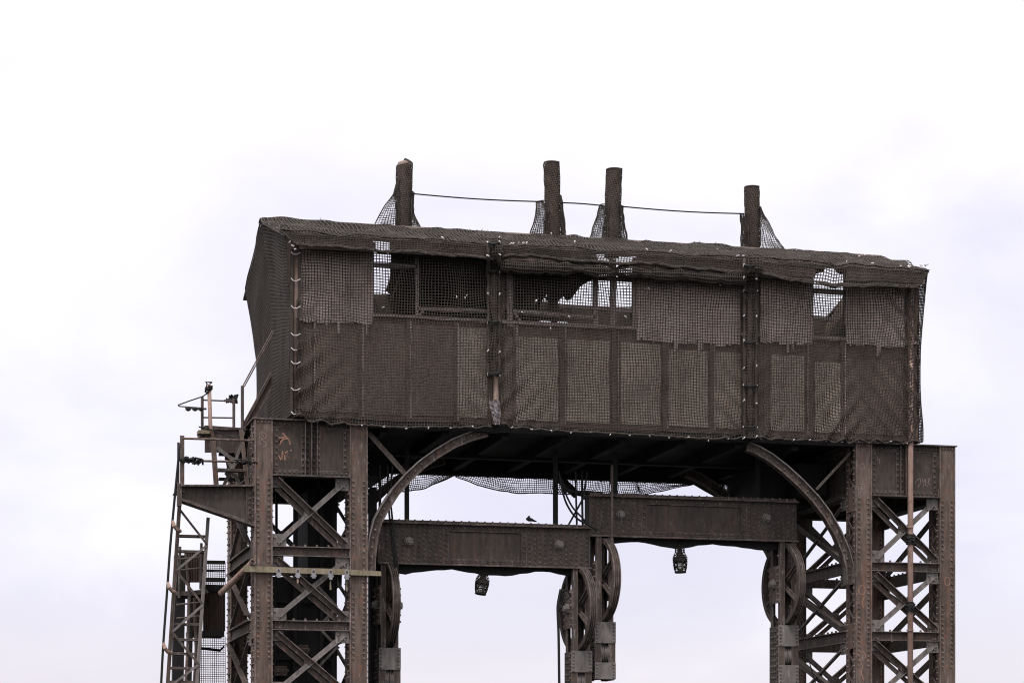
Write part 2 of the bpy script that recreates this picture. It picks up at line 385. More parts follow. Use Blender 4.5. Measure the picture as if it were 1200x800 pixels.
def brace_face(parent, a, b_, n, strut_h=.2):
    """Struts and crossed diagonals of one tower face between foot points a and b_ (n outwards)."""
    a, b_, n = Vector(a), Vector(b_), Vector(n).normalized(); t = (b_ - a).normalized(); L = (b_ - a).length
    tops = [ZG - .03] + [z - strut_h / 2 for z in STRUTZ]
    bots = [z + strut_h / 2 for z in STRUTZ] + [.1]
    for z in STRUTZ:
        s = MB(); h = strut_h / 2
        s.section(a + Z*z, b_ + Z*z, n, [(-h, -.02), (h, -.02), (h, .09), (h - .016, .09), (h - .016, 0), (-h + .016, 0), (-h + .016, .09), (-h, .09)])
        for u in (.07, .14, L - .14, L - .07):
            for dz in (-.05, .045): s.rivet(a + t*u + Z*(z + dz), n)
        for u in np.arange(.2, L - .1, .24): s.rivet(a + t*u + Z*(z + h) + n*.05, (0, 0, 1), .024, .022)
        s.build('strut', STEEL, parent)
    for zt, zb in zip(tops, bots):
        if zt - zb < .3: continue
        lo, hi = a + Z*zb, b_ + Z*zt; ul, lr = a + Z*zt, b_ + Z*zb; i = .09
        d = MB()                                          # falling diagonal, outstanding leg along its upper edge
        p, q = ul + t*i - Z*i*.7, lr - t*i + Z*i*.7
        d.section(p, q, n, [(-.055, .03), (.055, .03), (.055, .14), (.038, .14), (.038, .046), (-.055, .046)])
        d.section(p - Z*.16, q - Z*.16, n, [(-.05, -.06), (.05, -.06), (.05, -.045), (-.05, -.045)])
        d.build('diagonal_brace', STEEL, parent)
        d = MB(); p, q = lo + t*i + Z*i*.7, hi - t*i - Z*i*.7
        d.section(p, q, n, [(-.05, -.01), (.05, -.01), (.05, .012), (-.034, .012), (-.034, .07), (-.05, .07)])
        d.build('diagonal_brace', PALE, parent)
        gp = MB(); m = (ul + lr) / 2
        gp.section(m - t*.14 - Z*.02, m + t*.14 - Z*.02, n, [(-.10, -.035), (.10, -.035), (.10, -.015), (-.10, -.015)])
        for u in (-.1, .1):
            for dz in (-.08, .05): gp.rivet(m + t*u + Z*dz - n*.015, n)
        gp.build('gusset_plate', PALE, parent)
        if abs(n.x) > .5 and zb < 3: continue
        for (c, sx, sz) in ((lo, 1, 1), (hi, -1, -1), (ul, 1, -1), (lr, -1, 1)):
            gp = MB(); fw = sx == sz; w_, h_ = (.29, .25) if fw else (.24, .22); o_ = .060 if fw else 0
            q0 = c + t * (0 if sx > 0 else -w_) + Z * (sz * h_ / 2)
            gp.section(q0, q0 + t*w_, n, [(-h_/2, -.045 + o_), (h_/2, -.045 + o_), (h_/2, -.022 + o_), (-h_/2, -.022 + o_)])
            for u in (.05, .12, .185):
                gp.rivet(q0 + t*u + n*(o_ - .022) + Z * (.05 if sx*sz > 0 else -.02) * (1 if u < .1 else -1), n)
            gp.build('gusset_plate', PALE, parent)

def make_tower():
    root = empty('lift_tower', (TX, 0, 0))
    c = make_column(root)
    for dx, dy in ((C2, 0), (0, BY), (C2, BY)): copy_tree(c, root, (dx, dy, 0))
    xa, xb = TX + CW, TX + C2; yb = BY + CDEP
    make_girder(root, (xa, .10, ZG), (xb, .10, ZG), (0, -1, 0))
    make_girder(root, (xb, BY + CDEP - .1, ZG), (xa, BY + CDEP - .1, ZG), (0, 1, 0))
    make_girder(root, (TX + .1, BY, ZG), (TX + .1, CDEP, ZG), (-1, 0, 0))
    make_girder(root, (TX + C2 + CW - .1, CDEP, ZG), (TX + C2 + CW - .1, BY, ZG), (1, 0, 0))
    cap = MB(); cap.box(TX - .04, TX + C2 + CW + .04, -.05, BY + CDEP + .05, ZT - .02, ZT + .005)
    cap.build('cap_plate', STEEL, root)
    brace_face(root, (xa, .06, 0), (xb, .06, 0), (0, -1, 0))
    brace_face(root, (xb, BY + .3, 0), (xa, BY + .3, 0), (0, 1, 0))
    brace_face(root, (TX + .02, BY, 0), (TX + .02, CDEP, 0), (-1, 0, 0), .26)
    brace_face(root, (TX + C2 + CW - .02, CDEP, 0), (TX + C2 + CW - .02, BY, 0), (1, 0, 0), .26)
    return root
tower = make_tower()
tag(tower, 'rusty riveted lattice tower with platform bracket, ladder and a timber plank across it', 'tower', 'lattice towers of the lift bridge')
tower2 = copy_tree(tower, None, (TX2, 0, 0))
tag(tower2, 'rusty riveted lattice tower with a pink-brown scaffold pole running up its front', 'tower')

# chalk scribbles and rust rings on the steel (real thin marks on the plates)
def scribble(name, strokes, Y, wpx, m, parent):
    b = MB()
    for st in strokes:
        pts = [P(x, y, Y) for x, y in st]
        for p, q in zip(pts, pts[1:]): b.section(p, q, (0, 1, 0), [(-wpx*.009, -.004), (wpx*.009, -.004), (wpx*.009, -.001), (-wpx*.009, -.001)])
    return b.build(name, m, parent)
scribble('chalk_mark', [[(303,509),(306,506),(311,508),(313,512),(309,515),(305,513),(304,510)], [(306,515),(311,518),(312,522),(308,524)], [(304,522),(306,519)],
                        [(305,506),(309,512)]], -.002, 1.2, CHALKG, tower)
scribble('chalk_mark', [[(320,512),(327,521),(331,515),(338,513),(340,520)], [(320,512),(330,513),(334,512)], [(331,507),(340,517)], [(324,514),(327,519),(329,514)], [(322,513),(326,517)], [(338,513),(340,521)],
                        [(326,519),(329,514)], [(324,513),(327,520)]], .083, 1.7, CHALK, tower)
scribble('chalk_mark', [[(324,540),(325,531),(330,540),(331,528)], [(334,539),(333,530)], [(333,532),(337,528)], [(340,528),(342,527)]], .083, 1.6, CHALK, tower)
scribble('chalk_mark', [[(1007,545),(1012,543),(1013,549),(1008,551),(1007,546)], [(1006,567),(1014,567)], [(1008,572),(1008,579)], [(1013,568),(1014,577)], [(1007,573),(1012,573)]], -.002, .9, CHALKG, tower2)
scribble('chalk_mark', [[(1074,563),(1078,560),(1079,566),(1075,571)], [(1081,560),(1082,570)], [(1081,566),(1085,561),(1084,568),(1088,570)], [(1087,562),(1090,560),(1087,566),(1091,568)], [(1072,566),(1074,563)]], .083, 1.0, CHALKG, tower2)
scribble('chalk_mark', [[(1023,537),(1027,534),(1029,539)], [(1026,540),(1031,537),(1030,543)]], .083, .9, CHALKG, tower2)
scribble('rust_ring', [[(1010+4*math.cos(a), 691+5.5*math.sin(a)) for a in np.linspace(0, 6.2, 14)], [(1012,700),(1010,706),(1012,712)],
                       [(1010+4*math.cos(a), 768+5*math.sin(a)) for a in np.linspace(1.8, 6.9, 12)], [(1007,774),(1011,780),(1009,788),(1012,796)],
                       [(1110+3*math.cos(a), 681+5*math.sin(a)) for a in np.linspace(0, 6.2, 14)]], -.002, 1.0, CHALK, tower2)

# counterweight and sheeting inside the left tower: solid dark mass behind the front braces
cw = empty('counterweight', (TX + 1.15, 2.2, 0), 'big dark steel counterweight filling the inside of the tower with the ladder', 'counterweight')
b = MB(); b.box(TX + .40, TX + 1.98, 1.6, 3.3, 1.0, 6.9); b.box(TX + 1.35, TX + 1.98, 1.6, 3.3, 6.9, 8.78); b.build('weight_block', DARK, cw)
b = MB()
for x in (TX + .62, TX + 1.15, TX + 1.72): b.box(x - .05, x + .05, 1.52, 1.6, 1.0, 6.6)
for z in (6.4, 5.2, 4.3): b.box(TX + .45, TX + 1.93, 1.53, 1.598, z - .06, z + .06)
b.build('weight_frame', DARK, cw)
b = MB()
for x in (TX + .8, TX + 1.5): b.tube([(x, 2.4, 6.5), (x, 2.4, 9.9)], .03, 6)
b.build('hanger_rod', DARK, cw)
for x in (TX + .52, TX + 1.05, TX + 1.62, TX + 1.86):
    b = MB(); b.tube([(x, 1.35, .6), (x, 1.35, 8.8)], .035 if x < 0 else .05, 8); b.build('guide_pipe', DARK, cw)
b = MB()
for k_, z in enumerate(np.arange(1.2, 6.6, .42)):
    xa_, xb_ = (TX + 1.5, TX + 1.9) if k_ % 2 else (TX + 1.9, TX + 1.5)
    b.bar((xa_, 1.1, float(z)), (xb_, 1.1, float(z) + .42), .05, .012)
b.build('glint_lattice', PALE, cw)  # pale bars added in front of the dark block as light glints
for x, z in ((TX + .75, 4.9), (TX + 1.2, 5.35), (TX + 1.75, 4.5), (TX + .95, 3.9)):
    b = MB(); b.box(x - .12, x + .12, 1.35, 1.52, z - .1, z + .1); b.box(x - .15, x + .15, 1.33, 1.36, z - .03, z + .03); b.build('roller_guide', STEEL, cw)

# ================================================================== arched knee braces
ARC_L = [(434,668),(434.5,652),(437,630),(442,611),(450,596),(463,576),(478,559),(494,544),(512,531),(532,519),(552,511),(570,506)]
ARC_R = [(876,523),(888,528),(902,536),(919.5,549.5),(937.5,566),(955.5,585),(969,603),(981,624),(990,645),(995,664),(996,684)]
def arch(pts_px, strut, label):
    Y0 = .12
    c = [P(x, y, Y0) for x, y in pts_px]
    root = empty('arched_knee_brace', c[0], label, 'bracket', 'curved knee braces of the portal')
    def strip(off0, off1, y0, y1):
        m = MB(); n = len(c); A = []
        for i in range(n):
            t = (c[min(i+1, n-1)] - c[max(i-1, 0)]).normalized(); u = Vector((-t.z, 0, t.x))
            if u.z < 0: u = -u
            A.append([c[i] + u*o + Vector((0, y, 0)) for o, y in ((off0, y0), (off1, y0), (off1, y1), (off0, y1))])
        m.v = [p for q in A for p in q]
        for i in range(n - 1):
            for j in range(4): m.f.append((i*4+j, i*4+(j+1) % 4, i*4+4+(j+1) % 4, i*4+4+j))
        m.f += [(0,1,2,3), tuple(4*(n-1)+j for j in (3,2,1,0))]
        return m
    m = strip(-.075, .075, 0, .02)
    L = 0
    for p, q in zip(c, c[1:]):
        k = int((q - p).length / .25) + 1
        for i in range(k): m.rivet(p.lerp(q, i / k), FRONT, .02, .016)
    m.build('arc_web', STEEL, root)
    strip(.075, .10, -.07, .14).build('arc_flange', PALE, root); strip(-.10, -.075, -.06, .14).build('arc_flange', STEEL, root)
    a, d = P(*strut[0], Y0 + .06), P(*strut[1], Y0 + .06)
    s = MB(); s.bar(a + Vector((0, 0, .0)), d, .045, .05); s.bar(a + Vector((.06, .07, .04)), d + Vector((.06, .07, .04)), .045, .04)
    s.build('stay_bar', STEEL, root)
    return root
aL = arch(ARC_L, ((431,508),(474,556)), 'curved riveted knee brace springing from the tower with the timber plank')
aR = arch(ARC_R, ((996,531),(957,573)), 'curved riveted knee brace springing from the tower with the scaffold pole')
for src, lb in ((aL, 'dark rear knee brace, mostly hidden behind the curved brace beside the plank'), (aR, 'dark rear knee brace, mostly hidden behind the curved brace beside the scaffold pole')):
    r = copy_tree(src, None, src.location + Vector((0, BY + .2, 0))); r['label'] = lb

# ================================================================== cross girders with hanging sheave frames
YG, GT = 1.2, .42
def girder(x0, x1, ztop, zbot, label, bolts, endw):
    root = empty('cross_girder', ((x0 + x1) / 2, YG, zbot), label, 'girder', 'cross girders carrying the sheaves')
    b = MB(); b.box(x0, x1, YG + .02, YG + GT - .02, zbot + .03, ztop - .03); b.build('web', GIRD, root)
    f = MB(); f.box(x0 - .02, x1 + .02, YG - .12, YG + GT + .12, ztop - .03, ztop); f.box(x0, x1, YG - .045, YG + GT + .045, ztop + .003, ztop + .05)
    for x in np.arange(x0 + .1, x1, .17): f.rivet((x, YG - .08, ztop), (0, 0, 1), .024, .03)
    f.build('top_flange', STEEL, root)
    f = MB(); f.box(x0, x1, YG - .14, YG + GT + .14, zbot, zbot + .03)
    f.build('bottom_flange', STEEL, root)
    # drooping torn sheet along the underside
    t_ = MB(); xs = np.linspace(x0 + .3, x1 - .15, 26); top = [(x, YG + .12, zbot) for x in xs]
    r_ = random.Random(int(x0 * 10)); bot = [(x, YG + .10 + .05 * r_.random(), zbot - .10 - .05 * math.sin(x * 3.1) - .04 * r_.random()) for x in xs]
    pts = top + list(reversed(bot))
    t_.prism([Vector((p[0], YG + .10, p[2])) for p in pts], (0, .12, 0)); t_.build('underside_sheet', DARK, root)
    h0, h1 = zbot + .03, ztop - .03
    for a, c in ((x0, x0 + endw), (x1 - endw, x1)):
        p = MB(); p.box(a, c, YG - .012, YG + .02, h0, h1)
        nx = int((c - a) / .115); nzr = int((h1 - h0) / .105)
        for i in range(nx):
            for j in range(nzr):
                xx = a + .07 + i * (c - a - .14) / (nx - 1); zz = h0 + .06 + j * (h1 - h0 - .12) / (nzr - 1) + (.0 if i % 2 else .03)
                if zz < h1 - .03: p.rivet((xx, YG - .012, zz), FRONT, .017, .015)
        p.build('end_plate', GIRD, root)
    p = MB()
    p.box(x0 + endw + .002, x1 - endw - .002, YG - .02, YG + .02, h0, h0 + .12); p.box(x0 + endw + .002, x1 - endw - .002, YG - .02, YG + .02, h1 - .13, h1)
    for xa in (x0 + endw + .002, x1 - endw - .112): p.box(xa, xa + .11, YG - .021, YG + .02, h0 + .121, h1 - .131)
    for z in (h0 + .04, h0 + .085, h1 - .07): p.rivets((x0 + endw + .06, YG - .02, z), (x1 - endw - .06, YG - .02, z), FRONT, .135)
    for xa in (x0 + endw + .055, x1 - endw - .055): p.rivets((xa, YG - .021, h0 + .2), (xa, YG - .021, h1 - .2), FRONT, .12)
    p.build('edge_trim', GIRD, root)
    for bx_, by_ in bolts:
        q = P(bx_, by_, YG - .012); k = MB()
        k.lathe(q, (0, -1, 0), [(0, .105), (.02, .105), (.02, .085), (.09, .085), (.09, .06), (.13, .055), (.13, .001)], 8); k.build('pin_bolt', PALE, root)
    return root
g1a, g1b = P(443,612,YG), P(691,617,YG); g2a, g2b = P(691,581,YG), P(933,587,YG)
ZG1, ZG2 = (g1a.z + g1b.z) / 2, (g2a.z + g2b.z) / 2
HG = .90
girder(g1a.x, g1b.x, ZG1, ZG1 - HG, 'riveted cross girder that hangs lower, with a small bird on its top edge', [(479,634),(655,638)], 1.42)
girder(g2a.x, g2b.x, ZG2, ZG2 - HG, 'riveted cross girder that hangs higher, ending beside the scaffold pole tower', [(727,603),(898,607)], 1.18)

def make_frame(cx, zc, ztop, zbot, label, turn=6):
    """A hanging box post split round a big spoked rope sheave that turns in the depth direction."""
    root = empty('sheave_post', (cx, YG + .2, zbot), label, 'hanging post', 'hanging posts with big spoked rope wheels')
    yf, yr = YG - .10, YG + .5
    for sx in (-1, 1):
        for (ya, sy) in ((yf, 1), (yr, -1)):
            m = MB(); xa = cx + sx * .19
            m.box(min(xa, xa - sx*.02), max(xa, xa - sx*.02), min(ya, ya + sy*.13), max(ya, ya + sy*.13), zbot, ztop)
            m.box(min(xa - sx*.02, xa - sx*.11), max(xa - sx*.02, xa - sx*.11), min(ya, ya + sy*.02), max(ya, ya + sy*.02), zbot, ztop)
            m.build('channel', STEEL, root)
        m = MB(); xa = cx + sx * .215
        m.box(min(xa, xa - sx*.022), max(xa, xa - sx*.022), yf - .01, yr + .01, zc - .42, zc + .40)
        for yy in (yf + .05, yr - .05):
            for zz in np.linspace(zc - .36, zc + .34, 6): m.rivet((xa, yy, zz), (sx, 0, 0), .024, .02)
        m.build('bearing_plate', COLST, root)
        m = MB(); m.box(min(xa, xa - sx*.022), max(xa, xa - sx*.022), yf + .0, yr - .0, zbot, zc - .93)
        for yy in (yf + .08, yf + .2, (yf + yr) / 2 + .02, yr - .14): m.rivets((xa, yy, zc - .99 - (.05 if yy > yf + .1 else 0)), (xa, yy, zbot + .05), (sx, 0, 0), .13, .024)
        m.build('side_plate', GIRD, root)
    for (za, zb) in ((zc - .92, zc - 1.38), (zc - 1.80, max(zbot + .02, zc - 2.2))):
        if za <= zb: continue
        m = MB(); m.box(cx - .235, cx + .235, yf - .03, yf - .002, zb, za)
        for xx in (cx - .19, cx + .19): m.rivets((xx, yf - .03, za - .04), (xx, yf - .03, zb + .04), FRONT, .075, .022)
        m.build('cover_plate', PALE, root)
    m = MB(); m.box(cx - .235, cx - .09, yf - .004, yf + .015, zc - 1.8, zc - 1.38); m.box(cx + .09, cx + .235, yf - .004, yf + .015, zc - 1.8, zc - 1.38)
    m.build('slot_plate', STEEL, root)
    for dx in (-.045, .045):
        m = MB(); m.lathe((cx + dx - .035, yf + .22, zc - 1.59), (1, 0, 0), [(0, .05), (0, .22), (.012, .23), (.035, .19), (.058, .23), (.07, .22), (.07, .05), (0, .05)], 24)
        m.build('small_pulley', PALE, root, True)
    # the wheel: a narrow grooved rim, six ribbed spokes
    R, hw, rt = .94, .085, .10
    c = Vector((cx, YG + .2, zc)); ta = math.radians(turn)
    axd = Vector((math.cos(ta), math.sin(ta), 0)); fd = Vector((math.sin(ta), -math.cos(ta), 0))
    wh = MB()
    prof = [(-hw, R-rt), (-hw, R-.012), (-hw+.012, R)]
    for g0 in np.linspace(-hw + .022, hw - .022 - .042, 3):
        prof += [(g0, R), (g0 + .008, R-.03), (g0 + .021, R-.042), (g0 + .034, R-.03), (g0 + .042, R)]
    prof += [(hw-.012, R), (hw, R-.012), (hw, R-rt), (.012, R-rt-.012), (-.012, R-rt-.012), (-hw, R-rt)]
    wh.lathe(c, axd, [(float(a), float(b_)) for a, b_ in prof], 72)
    wheel = wh.build('wheel', STEEL, root)
    sp = MB()
    for k in range(6):
        an = 2*math.pi*(k + .5)/6; d = fd * math.cos(an) + Z * math.sin(an)
        sp.section(c + d*.12, c + d*(R-rt+.01), axd, [(-.055, -.018), (.055, -.018), (.055, .018), (-.055, .018)])
        sp.section(c + d*.12, c + d*(R-rt+.01), axd, [(-.014, -.07), (.014, -.07), (.014, .07), (-.014, .07)])
    sp.build('spoke', STEEL, wheel)
    hb = MB(); hb.lathe(c, axd, [(-.14, .02), (-.14, .13), (-.10, .15), (.10, .15), (.14, .13), (.14, .02)], 20); hb.build('hub', STEEL, wheel)
    ax = MB(); ax.lathe(c - Vector((.33, 0, 0)), (1, 0, 0), [(0, .01), (0, .075), (.05, .08), (.05, .115), (.12, .12), (.54, .12), (.61, .115), (.61, .08), (.66, .075), (.66, .01)], 8); ax.build('axle', PALE, root)
    return root
za = P(452, 709, YG + .2).z; zb2 = P(704, 680, YG + .2).z
SH = [(453.5, za, ZG1 - HG, .3, 'hanging post with spoked wheel next to the timber plank end'),
      (677, za, ZG1 - HG, .3, 'hanging post with spoked wheel under the lower girder, hooked cable beside it'),
      (704.5, zb2, ZG2 - HG, P(704, 797, YG + .2).z, 'short hanging post with spoked wheel under the inner end of the upper girder'),
      (918, zb2, ZG2 - HG, .3, 'hanging post with spoked wheel in front of the scaffold pole tower lattice')]
posts = []
for k_, (px, zc, zt, zb, lb) in enumerate(SH):
    posts.append(make_frame(at_depth(px, YG + .2), zc, zt, zb, lb, 2 if k_ == 0 else 6))

gp_ = MB(); x_ = at_depth(437.5, 2.0); gp_.box(x_ - .07, x_ + .07, 1.95, 2.25, .2, 8.9)
tag(gp_.build('guide_post', DARK, None, False, (x_, 2.1, .2)), 'black upright guide post in the narrow gap between the column and the first spoked wheel', 'post')
# ================================================================== machinery house
HX0, HX1, HZ0, HD = .0, 13.82, 10.04, 5.5
EZ, RZ, RY = 13.68, 14.72, 2.9          # eaves, ridge
house = empty('machinery_house', (6.9, 0, HZ0), 'long dark machinery house wrapped in black netting on top of the two towers', 'building')
def slab(name, px, Y, t, m):
    b = MB()
    for pts in px: b.ppx(pts, Y, t)
    return b.build(name, m, house)
def rect(x0, x1, yl0, yl1):
    """A rectangle on the front: x range, top and foot lines as functions of x."""
    return [(x0, yl0(x0)), (x1, yl0(x1)), (x1, yl1(x1)), (x0, yl1(x0))]
# lines along the facade: a constant height on the front plane
def level(z, Y=0.0):
    def f(px):
        r = ray(px, 500); k = (Y - CAM.y) / r.y
        return HOR - F * (z - CAM.z) / (k * F)
    return f
def zof(px, py, Y=0.0): return P(px, py, Y).z
ZSILL = zof(500, 373); ZPT = zof(500, 381); ZEAVE = 13.62
sill, ptop, foot, eave = level(ZSILL), level(ZPT), level(HZ0 + .02), level(ZEAVE)
zmid = lambda x: level(zof(1000, 402))(x)
# lower wall: boarding with separate weathered panels
b = MB(); b.box(HX0, HX1, .05, .09, HZ0, ZSILL - .02); b.build('lower_wall', WALLD, house)
for i, (xa, xb, m) in enumerate([(351,366,PANELD),(368,421,PANELD),(424,477,PANELD),(480,532,PANELD),(537,571,PANEL),(590,602,PANELD),(606,654,PANEL),(664,714,PANEL),(727,774,PANEL),(784,830,PANEL),(839,868,PANEL),
                     (903,942,PANEL),(955,986,PANEL),(990,1058,PANELD)]):
    zt_ = ZPT if xa < 590 else (zof(700, 399) if xa < 780 else zof(840, 412)); 
    if xa == 955: zt_ = zof(970, 424)
    xA, xB = at_depth(xa, .03), at_depth(xb, .03)
    b = MB(); b.box(xA, xB, .018 if m is PANEL else .03, .048, HZ0 + .12, zt_); b.build('wall_panel', m, house)
for px in (350, 422.5, 478.5, 534, 575, 604, 659, 720, 779, 834, 878, 898, 949, 988, 1068):
    x = at_depth(px, 0); b = MB(); b.box(x - .05, x + .05, .0, .048, HZ0, ZSILL - .02); b.build('wall_post', WALLD, house)
for px in (366, 422.5, 478.5, 534, 603, 660, 722, 780, 835, 944, 988):
    x = at_depth(px, 0); b = MB(); b.box(x + .04, x + .062, -.012, -.001, HZ0 + .05, ZSILL - .05); b.build('batten', TRIM if px in (660, 722, 944, 780) else WALLL, house)
b = MB(); b.box(HX0, HX1, -.03, .09, ZSILL - .02, ZSILL + .05); b.build('sill_rail', TRIM, house)
# upper wall: faded cladding sheets with torn lower edges, and open windows between
def ragged(x0, x1, base, amp, step=3.0, deep=None):
    x = x1; off = 0; pts = []
    while x > x0 + .5:
        st = random.choice([random.uniform(1.2, 3), random.uniform(3, 12)]); st = min(st, x - x0)
        off = random.uniform(-.4, 1.0) * amp if random.random() < .72 else (random.uniform(3, deep) if random.random() < .5 else random.uniform(-4, -1))
        if off > 4: st = min(st, 2.6)
        y = base(x) + off; pts += [(x, y), (x - st * .985, y + random.uniform(-1, 1))]; x -= st
    return pts
b = MB(); b.box(HX0, HX1, .05, .09, ZSILL + .05, 13.6)
W_OPEN = [(437, 574), (592, 745), (952, 991)]
edges = [HX0] + [at_depth(v, .05) for p in W_OPEN for v in p] + [HX1]
for xa, xb in zip(edges[0::2], edges[1::2]): upper = MB(); upper.box(xa, xb, .05, .09, ZSILL + .05, 13.6); upper.build('upper_wall', WALLD, house)
for xa, xb, bl in ((351, 437, level(zof(400, 378))), (746, 868, level(zof(800, 401))), (891, 952, level(zof(920, 402))), (991, 1060, level(zof(1020, 404)))):
    pts = [(xa, eave(xa) + 3), (xb, eave(xb) + 3)] + ragged(xa, xb, bl, 2.0, 3.3, 14)
    b = MB(); b.ppx(pts, -.035, .02); b.build('cladding_sheet', WALLL, house)
# window timbers
def timber(pts, Y=.0, t=.07, m=TRIM, name='window_bar'):
    for p, q, wpx in pts:
        b = MB(); b.bar(P(*p, Y), P(*q, Y), wpx * .0178, t); b.build(name, m, house)
timber([((489,302),(489,373),4), ((489,361),(574,364),3.5), ((438,310),(489,312),5), ((436.5,295),(436.5,376),3), ((574,300),(574,375),3)])
timber([((489,372),(497,363),2.5)])
timber([((598,318),(598,383),7), ((698,304),(698,384),6), ((719,304),(719,380),7), ((744,304),(744,384),6), ((600,364),(697,372),4), ((600,377),(744,385),4)])
timber([((698,325.5),(744,328),5), ((698,361.5),(744,364),4), ((655,359),(698,361),4)], .05, .05)
timber([((952,340),(991,342.5),6), ((952,372),(978,374),4), ((952,315),(952,400),3), ((991,318),(991,380),4)], .02)
timber([((603,366),(610,376),2.5)])
# floor, rear and end walls, inner lining
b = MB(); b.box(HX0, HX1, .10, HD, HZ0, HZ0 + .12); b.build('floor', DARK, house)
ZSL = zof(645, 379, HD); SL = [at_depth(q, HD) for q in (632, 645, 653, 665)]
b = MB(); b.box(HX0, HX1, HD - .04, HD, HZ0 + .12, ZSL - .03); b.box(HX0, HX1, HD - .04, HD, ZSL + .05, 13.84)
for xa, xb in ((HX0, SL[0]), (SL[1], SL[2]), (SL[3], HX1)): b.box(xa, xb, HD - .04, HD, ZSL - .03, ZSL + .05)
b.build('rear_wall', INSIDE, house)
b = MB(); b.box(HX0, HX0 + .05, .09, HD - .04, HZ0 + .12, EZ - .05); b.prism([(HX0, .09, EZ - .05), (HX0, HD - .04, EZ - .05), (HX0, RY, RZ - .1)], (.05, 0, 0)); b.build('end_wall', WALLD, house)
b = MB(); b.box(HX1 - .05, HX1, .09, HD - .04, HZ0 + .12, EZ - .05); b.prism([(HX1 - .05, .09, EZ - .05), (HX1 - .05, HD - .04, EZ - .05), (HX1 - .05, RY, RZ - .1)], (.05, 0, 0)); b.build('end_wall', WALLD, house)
# underside beams
b = MB(); b.box(HX0 + .3, HX1 - .3, .03, .25, HZ0 - .16, HZ0 - .002); b.box(HX0 + .3, HX1 - .3, HD - .3, HD - .05, HZ0 - .34, HZ0 - .002)
for x in np.arange(1.9, 12.3, 1.3): b.box(x - .08, x + .08, .25, HD - .3, HZ0 - .26, HZ0 - .002)
b.box(2.0, 12.1, 2.7, 2.9, HZ0 - .32, HZ0 - .261)
b.build('floor_beam', DARK, house)
b = MB(); b.box(10.9, 12.28, 2.4, 4.4, 8.85, HZ0 - .33); b.box(11.6, 12.28, 1.6, 2.38, 9.0, HZ0 - .33); b.build('machinery_housing', DARK, house)
b = MB(); b.box(1.6, 2.5, 3.0, 5.0, 9.3, HZ0 - .33); b.build('machinery_housing', DARK, house)
# roof: two slopes; the rear one has lost sheets, which lets the sky through
RX0, RX1, RX1E = -.28, 14.16, 13.80
EY0, EY1 = -.40, 6.1
ez1 = RZ - (RZ - EZ) * (EY1 - RY) / (RY - EY0)
b = MB(); b.add([(RX0, EY0, EZ), (RX0, RY, RZ), (RX0, RY, RZ - .06), (RX0, EY0, EZ - .06), (RX1E, EY0, EZ), (RX1, RY, RZ), (RX1, RY, RZ - .06), (RX1E, EY0, EZ - .06)], [(0,1,5,4),(1,2,6,5),(2,3,7,6),(3,0,4,7),(0,3,2,1),(4,5,6,7)]); b.build('roof_slope', FELT, house)
pr0 = Vector((0, RY, RZ)); nr = Vector((0, RZ - ez1, EY1 - RY)).normalized()
def onroof(x, y):
    p = Pplane(x, y, pr0 - nr * .03, nr); return p
holes = [[(437,276),(458,276),(458,316),(456,330),(452,340),(458,345),(456,348),(437,348)],
         [(626,352),(632,348),(638,349),(641,351),(642,354),(627,354)],
         [(653,357),(655,351),(660,347),(664,352),(669,350),(674,343),(680,335),(688,330),(695,327),(700,302),(690,299),(708,297),(746,299),(746,363),(700,361)],
         [(950,322),(964,318),(968,310),(976,311),(980,319),(994,323),(994,332),(986,352),(974,366),(966,374),(950,374)]]
outer = [Vector((RX0, RY, RZ)), Vector((RX1, RY, RZ)), Vector((RX1, EY1, ez1)), Vector((RX0, EY1, ez1))]
hp = [[onroof(x, y) for x, y in h] for h in holes]
def clampy(p):
    y = min(max(p.y, RY + .12), EY1 - .08); k = (y - RY) / (EY1 - RY); return Vector((p.x, y, RZ + (ez1 - RZ) * k))
hp = [[clampy(p) for p in h] for h in hp]
loops = [outer] + hp; flat = [p for l in loops for p in l]
tris = tessellate_polygon([[Vector((p.x, p.y, 0)) for p in l] for l in loops])
b = MB(); n_ = len(flat)
b.v = [p.copy() for p in flat] + [p - nr * .05 for p in flat]
b.f = [tuple(t) for t in tris] + [tuple(n_ + i for i in reversed(t)) for t in tris]
o_ = 0
for l in loops:
    m = len(l)
    for i in range(m): b.f.append((o_ + i, o_ + (i + 1) % m, n_ + o_ + (i + 1) % m, n_ + o_ + i))
    o_ += m
b.build('roof_slope', FELT, house)
b = MB(); b.tube([(RX0, RY, RZ + .02), (RX1, RY, RZ + .02)], .07, 8); b.build('ridge_cap', FELT, house)
b = MB(); b.box(RX0 + .05, RX1 - .05, EY0 + .02, EY0 + .06, EZ - .36, EZ - .065)
fas = MB()
for xa, xb in ((RX0 + .42, at_depth(440, -.38)), (at_depth(457, -.38), at_depth(690, -.38)), (at_depth(742, -.38), at_depth(955, -.38)), (at_depth(992, -.38), RX1E - .05)):
    fas = MB(); fas.box(xa, xb, EY0 + .02, EY0 + .05, EZ - .27, EZ - .065); fas.build('fascia_trim', PANELD, house)
# rafters seen through the openings
for x in np.arange(.8, 13.6, 1.15):
    if any(abs(x - at_depth(q, 4)) < .35 for q in (448, 705, 732, 970)): continue
    b = MB(); b.section((x, RY, RZ - .16), (x, EY1 - .2, ez1 - .12), (1, 0, 0), [(-.06, -.03), (.06, -.03), (.06, .03), (-.06, .03)])
    b.build('rafter', INSIDE, house)

